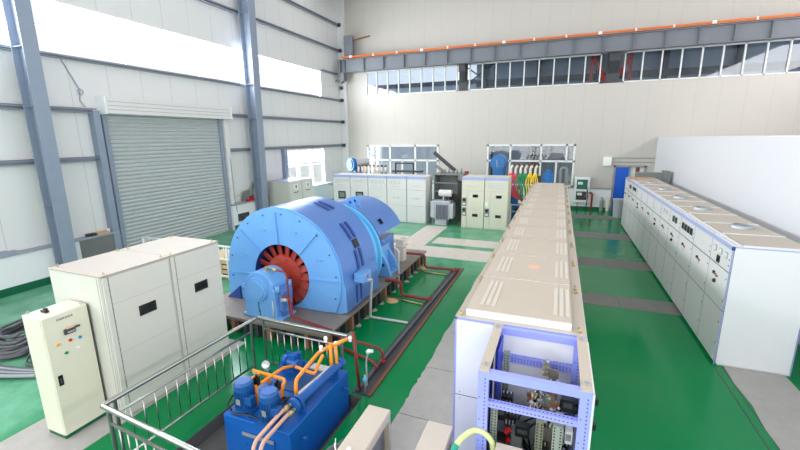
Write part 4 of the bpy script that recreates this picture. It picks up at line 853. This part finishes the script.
def smoothpts(P, n=6):
    P = [Vector(p) for p in P]; out = []
    for i in range(len(P)-1):
        a, b_, c, d_ = P[max(i-1, 0)], P[i], P[i+1], P[min(i+2, len(P)-1)]
        for k in range(n):
            u = k/n; out.append(.5*((2*b_)+(c-a)*u+(2*a-5*b_+4*c-d_)*u*u+(3*b_-a-3*c+d_)*u**3))
    return out+[P[-1]]
b = MB(); S = smoothpts(arc); b.tube(S[9:]+[Vector((-.345, 2.94, .02))], .024, 12); b.build('hose_body', 'hose_yellow_green', t)
b = MB(); b.tube([Vector((-.66, 2.69, .02))]+S[:10], .026, 12); b.build('hose_end', 'hose_teal', t)
t = thing('cable_loop', 'grey cable tied with a white tie beside the blue oil tank', 'cable', (-1.72, 2.55, 0))
b = MB(); b.tube(smoothpts([(-1.9, 2.5, .02), (-1.86, 2.48, .9), (-1.76, 2.55, 1.3), (-1.66, 2.62, 1.38), (-1.58, 2.66, 1.3), (-1.57, 2.66, .02)]), .03, 8); b.build('cable_run', 'rubber_grey', t)
b = MB(); b.ring((-1.68, 2.61, 1.375), (1, .6, .3), .036, .008); b.bar((-1.68, 2.6, 1.41), (-1.66, 2.58, 1.5), .008, .004); b.build('cable_tie', 'white_plastic', t)

# ================================================================== CABLE COILS LEFT
def coil(label, c, R, loops, r, m, seed, tilt=(0, 0), top=.5):
    random.seed(seed); b = MB(); P = []
    for k in range(loops):
        q = R*random.uniform(.45, 1); cx, cy = c[0]+random.uniform(-.1, .1)*R, c[1]+random.uniform(-.1, .1)*R; z = c[2]+r+top*random.random()*(1.25-q/R); ph = random.uniform(0, 6)
        for a in range(18): al = 2*pi*a/18+ph*0; u, v = cos(al)*q, sin(al)*q; P.append((cx+u, cy+v, z+max(0, tilt[0]*u+tilt[1]*v+.12*q)+.02*sin(3*al+ph)))
    b.tube(smoothpts(P, 2), r, 6); tag(b.build('cable_coil', m), label, 'cable coil', 'cable coils on the floor')
coil('dark grey cable coil lying behind the cream control cabinet, nearer the large cabinet', (-8.8, 4.15, .02), .52, 17, .024, 'grey_cable', 1, (-.1, .35), .5)
coil('dark grey cable coil beside the low white wall, larger one', (-9.95, 4.1, .02), .6, 18, .028, 'grey_cable', 2, (.1, .3), .5)
coil('black cable coil behind the two grey coils', (-9.4, 5.0, .02), .5, 14, .03, 'rubber_grey', 4, (0, .2), .6)
t = thing('cable_bundle', 'bundle of pale grey cables lying in front of the coils', 'cable bundle', (-9.3, 3.35, 0))
for k in range(6):
    b = MB(); b.tube(smoothpts([(-10.6, 3.15+.06*k, .05+.03*(k % 2)), (-9.6, 3.1+.055*k, .06), (-8.9, 3.2+.05*k, .07), (-8.3, 3.45+.03*k, .06)]), .03, 8); b.build('cable', 'grey_cable' if k % 2 else 'tarp', t)
b = MB(); b.box(-10.2, -8.6, 2.85, 3.0, 0, .03); tag(b.build('timber_board', 'brown_wood'), 'brown board on the green floor in front of the cable coils', 'board')
# things on the left ledges
b = MB(); b.box(LX+.04, LX+.24, 7.95, 8.3, 1.12, 1.19, 0); tag(b.build('rag', 'cardboard'), 'yellowish bundle on the ledge beside the shutter post', 'rag')
b = MB(); b.box(LX+.04, LX+.2, 7.7, 7.93, 1.12, 1.2); tag(b.build('glove', 'black'), 'black glove on the ledge over the grey cement panel', 'glove')
b = MB(); b.cyl((LX+.12, 8.36, 1.12), (LX+.12, 8.36, 1.25), .05, seg=12); tag(b.build('paper_cup', 'white_plastic'), 'white cup on the ledge right beside the shutter post', 'cup')
b = MB(); b.box(LX+.03, LX+.24, 5.0, 5.9, 1.12, 1.17); b.box(LX+.05, LX+.2, 5.3, 5.7, 1.17, 1.21); tag(b.build('steel_offcut', 'girt_grey'), 'flat grey steel offcut on the white low wall ledge', 'offcut')
b = MB(); b.obox((LX+.12, 14.7, 1.45), (.02, 0, .0), (0, .2, .03), (.06, 0, .26)); tag(b.build('board', 'enclosure_grey'), 'short grey board leaning on the wall above the ledge beyond the shutter', 'board')
b = MB(); b.obox((LX+.12, 15.1, 1.6), (.02, 0, .0), (0, .08, -.05), (.04, .16, .42)); tag(b.build('board', 'duct_grey'), 'tall narrow green-grey board leaning beside the second column', 'board')
b = MB(); b.box(LX+.03, LX+.24, 14.75, 15.05, 1.18, 1.28, 0); b.box(LX+.05, LX+.2, 14.95, 15.15, 1.18, 1.42, 1); tag(b.build('tool_bag', ['knob_red', 'fire_red']), 'red bag on the ledge beyond the roller shutter', 'bag')
b = MB(); b.tube([(LX+.15, 13.85, 1.19), (LX+.15, 13.85, 1.5), (LX+.15, 14.35, 1.55), (LX+.15, 14.35, 1.19)], .012, 6, 0, .1); b.box(LX+.05, LX+.22, 13.85, 14.35, 1.185, 1.24); tag(b.build('wire_basket', 'zinc'), 'grey wire basket on the ledge next to the shutter jamb', 'basket')
b = MB(); b.box(LX+.224, LX+.25, 14.0, 14.7, .35, .7, 0); b.tube([(LX+.3, 14.2, .6), (LX+.5, 14.5, .3), (LX+.75, 14.9, .04)], .05, 8); b.tube([(LX+.3, 14.4, .6), (LX+.6, 14.7, .25), (LX+.9, 15.2, .04)], .05, 8); tag(b.build('cable_duct', 'rubber_grey'), 'dark cables coming out of a hole in the low wall by the shutter', 'cables')

# ================================================================== FAR CABINETS
for k in range(2):
    y0 = 16.08+k*1.02; y1 = y0+1.0
    t = thing('wall_cabinet', ['grey-beige meter cabinet with a blank side facing the generator, by the second column', 'grey-beige meter cabinet under the bright low window, behind its twin'][k], 'cabinet', (-12.85, (y0+y1)/2, 0), 'grey-beige cabinets by the low window')
    b = MB(); b.box(-13.5, -12.23, y0, y1, 0, 2.0); b.build('body', 'beige_front', t, .006)
    b = MB(); b.box(-12.23, -12.2, y0+.02, y1-.02, 1.28, 1.93); d1 = b.build('door', 'beige_front', t); b = MB(); b.box(-12.23, -12.2, y0+.02, y1-.02, .05, 1.25); d2 = b.build('door', 'beige_front', t)
    b = MB(); b.box(-12.2, -12.185, y0+.35, y0+.65, 1.6, 1.85); b.build('meter', 'meter_face', d1); b = MB(); b.box(-12.185, -12.18, y0+.45, y0+.55, 1.65, 1.8); b.build('meter_dial', 'seam_dark', d1)
    b = MB(); b.box(-12.2, -12.19, y0+.3, y0+.7, 1.42, 1.46); b.build('latch', 'seam_dark', d1)
    b = MB(); b.box(-13.5, -12.2, y0, y1, 2.0, 2.02); b.build('top', 'header_blue', t)
bx = [-10.78, -9.78, -8.78, -7.76, -6.72, -5.76]
for k in range(5):
    x0, x1, y0, y1, H = bx[k], bx[k+1]-.01, 17.8, 18.9, 2.25
    t = thing('meter_cabinet', ['pale meter cabinet with a square black window, at the end nearest the low window', 'pale meter cabinet with a square black window, second in the row below the wall window',
        'pale meter cabinet with six round meters in two rows, middle of its row', 'pale meter cabinet with three meters and no window, fourth in its row', 'plain pale cabinet without meters, next to the silver transformer'][k], 'cabinet', ((x0+x1)/2, 18.35, 0), 'pale meter cabinets behind the generator')
    b = MB(); b.box(x0, x1, y0+.03, y1, 0, H); b.build('body', 'panel_grey', t, .005)
    b = MB(); b.box(x0+.01, x1-.01, y0-.01, y0+.03, H-.12, H+.003, 0); b.build('header_strip', 'header_blue', t)
    b = MB(); b.box(x0+.015, x1-.015, y0, y0+.03, 1.62, H-.13); u = b.build('upper_panel', 'panel_grey', t)
    b = MB(); b.box(x0+.015, x1-.015, y0, y0+.03, .85, 1.6); m_ = b.build('door', 'panel_grey', t)
    b = MB(); b.box(x0+.015, x1-.015, y0, y0+.03, .03, .83); b.build('door', 'panel_grey', t)
    b = MB(); b.box(x0, x0+.012, y0+.01, y0+.03, .02, H-.12); b.build('corner_trim', 'seam_dark', t)
    for q in range((4, 4, 4, 3, 0)[k]):
        b = MB(); x = x0+.2+q*.2; b.box(x-.06, x+.06, y0-.015, y0, 1.9, 2.02, 0); b.box(x-.045, x+.045, y0-.017, y0-.014, 1.915, 2.005, 1); b.build('meter', ['zinc', 'meter_face'], u)
    if k == 2:
        for q in range(2): b = MB(); x = x0+.6+q*.2; b.box(x-.06, x+.06, y0-.015, y0, 1.72, 1.84); b.build('meter', 'meter_face', u)
    for q in range(4):
        b = MB(); x = x0+.3+q*.13; b.cyl((x, y0, 1.74 if k != 4 else 1.8), (x, y0-.02, 1.74 if k != 4 else 1.8), .014, seg=6); b.build('indicator_lamp', ('knob_red', 'brass', 'knob_green', 'brass')[q], u)
    if k < 2:
        b = MB(); b.box(x0+.3, x0+.72, y0-.02, y0, 1.03, 1.42, 0); b.box(x0+.36, x0+.66, y0-.022, y0-.019, 1.1, 1.36, 1); b.build('relay_window', ['black', 'enclosure_grey'], m_)
    else:
        for q in range(3): b = MB(); x = x0+.35+q*.13; b.cyl((x, y0, 1.2), (x, y0-.025, 1.2), .025, seg=8); b.build('push_button', 'zinc', m_)
# transformer and its enclosure
t = thing('transformer', 'silver oil transformer with grey cooling fins in front of the grey enclosure', 'transformer', (-4.95, 18.05, 0))
b = MB(); b.box(-5.35, -4.6, 17.75, 18.3, .28, 1.16); b.box(-5.5, -4.55, 17.7, 18.35, 1.06, 1.14); b.build('tank', 'transformer_grey', t, .02)
for x0, x1 in ((-5.5, -5.3), (-4.62, -4.42)):
    b = MB(); b.box(x0, x1, 17.72, 18.3, .35, 1.05); b.build('side_radiator', 'transformer_grey', t, .02)
b = MB()
for q in range(9): b.box(-5.22+.065*q, -5.22+.065*q+.03, 17.66, 17.76, .3, .98)
b.build('cooling_fins', 'fin_grey', t)
b = MB(); b.box(-5.3, -4.75, 17.8, 18.25, 0, .28); b.build('skid', 'transformer_grey', t)
b = MB(); b.cyl((-5.15, 18.0, 1.5), (-4.55, 18.0, 1.5), .16, seg=20); b.cyl((-4.95, 18, 1.15), (-4.95, 18, 1.4), .03, seg=8); b.build('conservator', 'panel_grey', t)
for q in range(3):
    b = MB(); x = -5.0+q*.2; b.lathe([(.04, 0), (.05, .04), (.03, .06), (.045, .1), (.025, .14), (.02, .2)], (x, 18.15, 1.16), (0, 0, 1), 10); b.build('bushing', 'insulator_brown', t)
for q in range(5):
    b = MB(); b.tube(smoothpts([(-4.6, 18.1, 1.1), (-4.5-.05*q, 18.0, 1.45), (-4.25, 17.95, 1.3-.1*q), (-4.2, 17.95, .5)]), .025, 6); b.build('cable', 'black', t)
t = thing('cable_enclosure', 'tall dark grey open steel enclosure behind the silver transformer', 'enclosure', (-4.8, 18.9, 0))
b = MB(); b.box(-5.55, -4.1, 19.3, 19.35, 0, 2.3); b.box(-5.55, -5.5, 18.4, 19.3, 0, 2.3); b.box(-5.55, -4.1, 18.4, 19.35, 2.3, 2.36); b.box(-4.35, -4.1, 18.4, 18.45, 0, 2.3)
for z in (1.5, 1.9): b.box(-5.5, -4.4, 18.4, 18.44, z, z+.05)
b.build('frame', 'enclosure_grey', t)
for q in range(3):
    b = MB(); b.tube([(-4.33+.08*q, 18.36, .1), (-4.33+.08*q, 18.36, 2.0), (-4.5, 18.36, 2.15)], .03, 8, 0, .12); b.build('cable', 'rubber_grey', t)
b = MB()
for q in range(6): b.cyl((-5.3+.2*q, 18.8, 2.36), (-5.3+.2*q, 18.8, 2.5+.05*(q % 3)), .05, .03, 8)
b.bar((-5.6, 18.9, 2.7), (-5.2, 18.9, 2.42), .12, .12); b.build('bushing', 'enclosure_grey', t)
b = MB(); b.bar((-5.9, 19.6, 3.3), (-4.8, 19.6, 2.42), .16, .16); b.build('cable_arm', 'rubber_grey', t)
b = MB(); b.cyl((-4.15, 18.8, 2.42), (-3.95, 18.8, 2.42), .06, seg=10); b.build('bushing_cap', 'fire_red', t)
# pair of high-voltage cabinets
for k in range(2):
    x0, x1, y0, y1, H = -3.98+k*1.02, -2.97+k*1.02, 17.54, 18.7, 2.32
    t = thing('high_voltage_cabinet', ['cream high voltage cabinet with a plain upper panel, next to the silver transformer', 'cream high voltage cabinet with rows of small meters, beside the coloured cables'][k], 'cabinet', ((x0+x1)/2, 18.1, 0), 'cream high voltage cabinets')
    b = MB(); b.box(x0, x1-.01, y0+.03, y1, 0, H); b.build('body', 'cream_front', t, .005)
    b = MB(); b.box(x0+.01, x1-.02, y0, y0+.03, H-.13, H+.003); b.build('header_strip', 'header_blue', t)
    b = MB(); b.box(x0+.01, x1-.02, y0, y0+.03, 1.72, H-.14); u = b.build('upper_panel', 'cream_front', t)
    b = MB(); b.box(x0+.26, x1-.02, y0, y0+.03, .05, 1.7); d = b.build('door', 'cream_front', t); b = MB(); b.box(x0+.01, x0+.25, y0, y0+.03, .05, 1.7); s_ = b.build('mechanism_panel', 'cream_front', t)
    for z in (1.42, .55): b = MB(); b.box(x0+.5, x0+.74, y0-.012, y0, z, z+.13, 0); b.box(x0+.53, x0+.71, y0-.014, y0-.011, z+.03, z+.1, 1); b.build('viewing_window', ['black', 'glass_black'], d)
    for z in ((1.2, .75) if k == 0 else (.75,)):
        b = MB(); b.box(x0+.03, x0+.22, y0-.012, y0, z-.18, z+.2, 0); b.cyl((x0+.12, y0-.012, z+.1), (x0+.12, y0-.04, z+.1), .06, seg=12, m=1); b.box(x0+.06, x0+.18, y0-.02, y0-.012, z-.12, z-.04, 2); b.build('operating_mechanism', ['enclosure_grey', 'black', 'meter_face'], s_)
    if k:
        b = MB(); b.box(x0+.04, x0+.16, y0-.004, y0, 1.05, 1.25); b.build('notice', 'paper', s_)
        for r_ in range(2):
            for q in range(7): b = MB(); x = x0+.14+q*.11; b.box(x, x+.075, y0-.012, y0, 1.85+r_*.14, 1.93+r_*.14, 0); b.box(x+.012, x+.062, y0-.014, y0-.011, 1.862+r_*.14, 1.918+r_*.14, 1); b.build('meter', ['zinc', 'meter_face'], u)
    else:
        for q in range(6): b = MB(); x = x0+.2+q*.11; b.cyl((x, y0, 1.9), (x, y0-.02, 1.9), .018, seg=6); b.build('indicator_lamp', 'zinc', u)

# ------------------------------------------------------------------ machinery beyond the cabinets
t = thing('duct_fan', 'blue round fan on the end of a grey duct above the pale meter cabinets', 'fan', (-10.7, 20.6, 0))
b = MB(); b.cyl((-11.05, 20.2, 2.6), (-10.95, 20.4, 2.6), .36, seg=28); b.cyl((-11.07, 20.16, 2.6), (-11.05, 20.2, 2.6), .25, seg=20); b.cyl((-10.85, 20.6, 2.5), (-10.7, 20.7, 1.9), .22, seg=16); b.build('fan_casing', 'machine_blue', t)
b = MB(); b.cyl((-10.95, 20.4, 2.62), (-10.25, 20.9, 2.72), .22, seg=20); b.build('duct', 'zinc', t); b = MB(); b.box(-10.9, -10.4, 20.4, 20.9, 0, 2.0); b.build('stand', 'machine_blue', t)
for q, m_ in enumerate(['cable_red', 'cable_red', 'cable_green', 'cable_green', 'cable_yellow', 'cable_yellow', 'rubber_grey', 'rubber_grey']):
    x = -10.2+q*.23
    t = thing('cable_terminal', '%s cable terminal standing behind the pale meter cabinets, %s in its line' % ({'cable_red': 'red', 'cable_green': 'green', 'cable_yellow': 'yellow', 'rubber_grey': 'dark'}[m_], ORD[q]), 'cable terminal', (x, 19.6, 0), 'small cable terminals behind the meter cabinets')
    b = MB(); b.cyl((x, 19.6, 0), (x, 19.6, 2.25), .05, seg=8); b.build('cable', m_, t)
    b = MB(); b.cyl((x, 19.6, 2.25), (x, 19.6, 2.55), .06, .05, 8); b.build('bushing', 'insulator_cream', t); b = MB(); b.cyl((x, 19.6, 2.55), (x, 19.6, 2.64), .06, seg=8); b.build('cap', 'fire_red' if q < 6 else 'black', t)
t = thing('support_stand', 'dark steel stand behind the meter cabinets under the window', 'stand', (-7.6, 19.8, 0))
b = MB(); b.box(-8.1, -8.03, 19.7, 19.77, 0, 2.75); b.box(-7.1, -7.03, 19.7, 19.77, 0, 2.75); b.box(-8.1, -7.03, 19.7, 19.77, 2.7, 2.77); b.build('frame', 'dark_steel', t); b = MB(); b.box(-8.2, -6.6, 19.5, 20, 2.28, 2.36); b.build('shelf', 'rubber_grey', t)
t = thing('pressure_vessel', 'blue round pressure vessel end standing above the cream cabinets', 'vessel', (-2.85, 20.7, 0))
b = MB(); b.cyl((-2.82, 20.3, 2.78), (-2.82, 21.3, 2.78), .38, seg=36); b.cyl((-2.82, 20.24, 2.78), (-2.82, 20.3, 2.78), .33, seg=36); b.build('drum', 'machine_blue', t)
b = MB(); b.box(-3.05, -2.55, 20.35, 21.3, 0, 2.5); b.build('saddle', 'machine_blue', t); b = MB(); b.tube([(-2.85, 20.22, 2.95), (-2.85, 20.22, 2.6), (-2.75, 20.22, 2.6)], .02, 6); b.build('handle', 'zinc', t)
for q, m_ in enumerate(['cable_red', 'cable_red', 'cable_green', 'cable_green', 'cable_yellow', 'cable_yellow']):
    x = -2.1+q*.22
    t = thing('cable_termination', '%s power cables hanging from the %s tall cream bushing beside the blue vessel' % (m_[6:], ORD[q]), 'cable termination', (x, 19.6, 0), 'tall cream bushings with coloured cables')
    b = MB(); b.lathe([(.06, 0), (.075, .05), (.05, .1), (.075, .15), (.05, .2), (.065, .25), (.045, .3)], (x, 19.6, 2.3), (0, 0, 1), 12); b.build('bushing', 'insulator_cream', t)
    b = MB(); b.cyl((x, 19.6, 2.6), (x+.09, 19.6, 2.72), .055, .065, 12); b.build('bushing_head', 'insulator_cream', t)
    b = MB(); b.sphere((x+.12, 19.6, 2.75), .065, 10); b.build('contact_cap', 'insulator_brown', t)
    random.seed(20+q)
    for j in range(4):
        b = MB(); ex = -1.5+.07*q+random.uniform(-.08, .08); b.tube(smoothpts([(x+.03*(j-1.5), 19.55, 2.36), (x-.16+.1*j, 19.4+.05*j, 1.95), (x+.13*(j-1.5)+.1, 19.3+.06*j, 1.6), ((x+ex)/2+.06*(j-1.5), 19.35+.05*j, 1.25), (ex, 19.5, .95), (ex, 19.6, .1)]), .026, 7); b.build('cable', m_, t)
t = thing('mounting_rack', 'blue rack carrying the tall bushings and coloured cables', 'rack', (-1.5, 19.9, 0))
b = MB(); b.box(-2.3, -.75, 19.72, 19.8, 2.1, 2.25); b.box(-2.3, -2.2, 19.72, 19.8, 0, 2.1); b.box(-.85, -.75, 19.72, 19.8, 0, 2.1); b.build('frame', 'dark_steel', t); b = MB(); b.box(-2.25, -1.75, 19.85, 20.4, 0, 1.7); b.build('pump_body', 'machine_blue', t)
b = MB(); b.lathe([(.32, 0), (.34, .1), (.3, .4), (.15, .5)], (-1.5, 19.3, .5), (0, -1, .3), 16); b.build('motor', 'black', t)
t = thing('pipe_rail', 'two grey horizontal pipes beside the cream high voltage cabinets', 'pipe', (-1.8, 18.4, 0))
b = MB(); b.tube([(-1.9, 18.3, .75), (-.95, 18.3, .75)], .03, 8); b.tube([(-1.9, 18.3, 1.05), (-.95, 18.3, 1.05)], .03, 8); b.box(-1.92, -1.86, 18.27, 18.33, 0, 1.1); b.build('rails', 'zinc', t)
t = thing('oil_pump', 'small blue pump beyond the end of the long central row', 'pump', (-.45, 20, 0))
b = MB(); b.cyl((-.45, 20, 0), (-.45, 20, 2.35), .24, seg=20); b.cyl((-.45, 20, 2.35), (-.45, 20, 2.5), .12, seg=14); b.build('pump_column', 'machine_blue', t)
b = MB(); b.tube([(-.2, 20, 1.8), (.1, 20, 1.8), (.1, 20, 2.6), (.35, 20, 2.6), (.35, 20, .02)], .07, 10, 0, .15); b.build('pipe_run', 'enclosure_grey', t)

# ------------------------------------------------------------------ along the back wall by the blue door
t = thing('distribution_box', 'white framed distribution box with two windows on the back wall', 'electrical box', (1.25, BY-.14, .35))
b = MB(); b.box(.88, 1.66, BY-.24, BY-.131, .4, 1.82); b.build('case', 'white_plastic', t, .01)
for z0, z1 in ((1.15, 1.68), (.55, 1.02)):
    b = MB(); b.box(1.0, 1.54, BY-.252, BY-.24, z0, z1, 0); b.box(1.06, 1.3, BY-.255, BY-.25, z0+.25, z0+.4, 1); b.build('window', ['oil_stain' if z0 > 1 else 'rubber_grey', 'paper'], t)
b = MB(); b.tube([(1.5, BY-.27, 1.3), (1.6, BY-.3, .9), (1.55, BY-.3, .02)], .025, 6); b.build('cable', 'black', t); b = MB(); b.tube([(1.1, BY-.2, .45), (1.1, BY-.2, .02)], .02, 6); b.build('cable', 'black', t)
b = MB(); b.sphere((1.5, BY-.28, .75), .06); b.build('plug', 'knob_red', t)
t = thing('hydrant_pipe', 'dark red hydrant pipe bent at the top, beside the distribution box', 'pipe', (1.8, BY-.25, 0))
b = MB(); b.tube([(1.66, BY-.22, .95), (1.82, BY-.22, .95), (1.82, BY-.22, .02)], .05, 10, 0, .1); b.build('pipe_run', 'fire_red', t)
for x, m_, l in ((2.32, 'duct_grey', 'grey-green fire extinguisher by the back wall, nearer the distribution box'), (2.62+.42-.42, 'insulator_cream', 'cream fire extinguisher by the back wall, nearer the blue door')):
    t = thing('fire_extinguisher', l, 'fire extinguisher', (x, BY-.28, 0), 'fire extinguishers by the back wall')
    b = MB(); b.lathe([(0, 0), (.09, 0), (.095, .05), (.095, .5), (.06, .6), (.03, .64)], (x, BY-.28, 0), (0, 0, 1), 16); b.build('cylinder', m_, t)
    b = MB(); b.cyl((x, BY-.28, .64), (x, BY-.28, .72), .03, seg=8); b.box(x-.08, x+.06, BY-.3, BY-.26, .7, .74); b.tube([(x+.05, BY-.28, .7), (x+.12, BY-.3, .5), (x+.11, BY-.3, .3)], .015, 6, 0, .05); b.build('valve', m_, t)
t = thing('junction_box', 'small white box with conduits on the back wall above the blue door', 'electrical box', (2.45, BY-.05, 2.55))
b = MB(); b.box(2.22, 2.62, BY-.13, BY-.001, 2.45, 2.9); b.build('case', 'white_plastic', t)
b = MB(); b.box(2.62, 4.64, BY-.03, BY-.001, 2.84, 2.88); b.box(2.62, 4.64, BY-.03, BY-.001, 2.62, 2.66); b.build('conduit', 'mesh_grey', t)
t = thing('storage_bin', 'pale grey bin standing at the blue-door end of the control cabinets', 'bin', (2.95, 22.3, 0))
b = MB(); b.lathe([(0, 0), (.24, 0), (.28, .85), (.3, .87), (.3, .93), (.0, .95)], (2.95, 22.4, 0), (0, 0, 1), 20); b.build('body', 'shutter_grey', t)
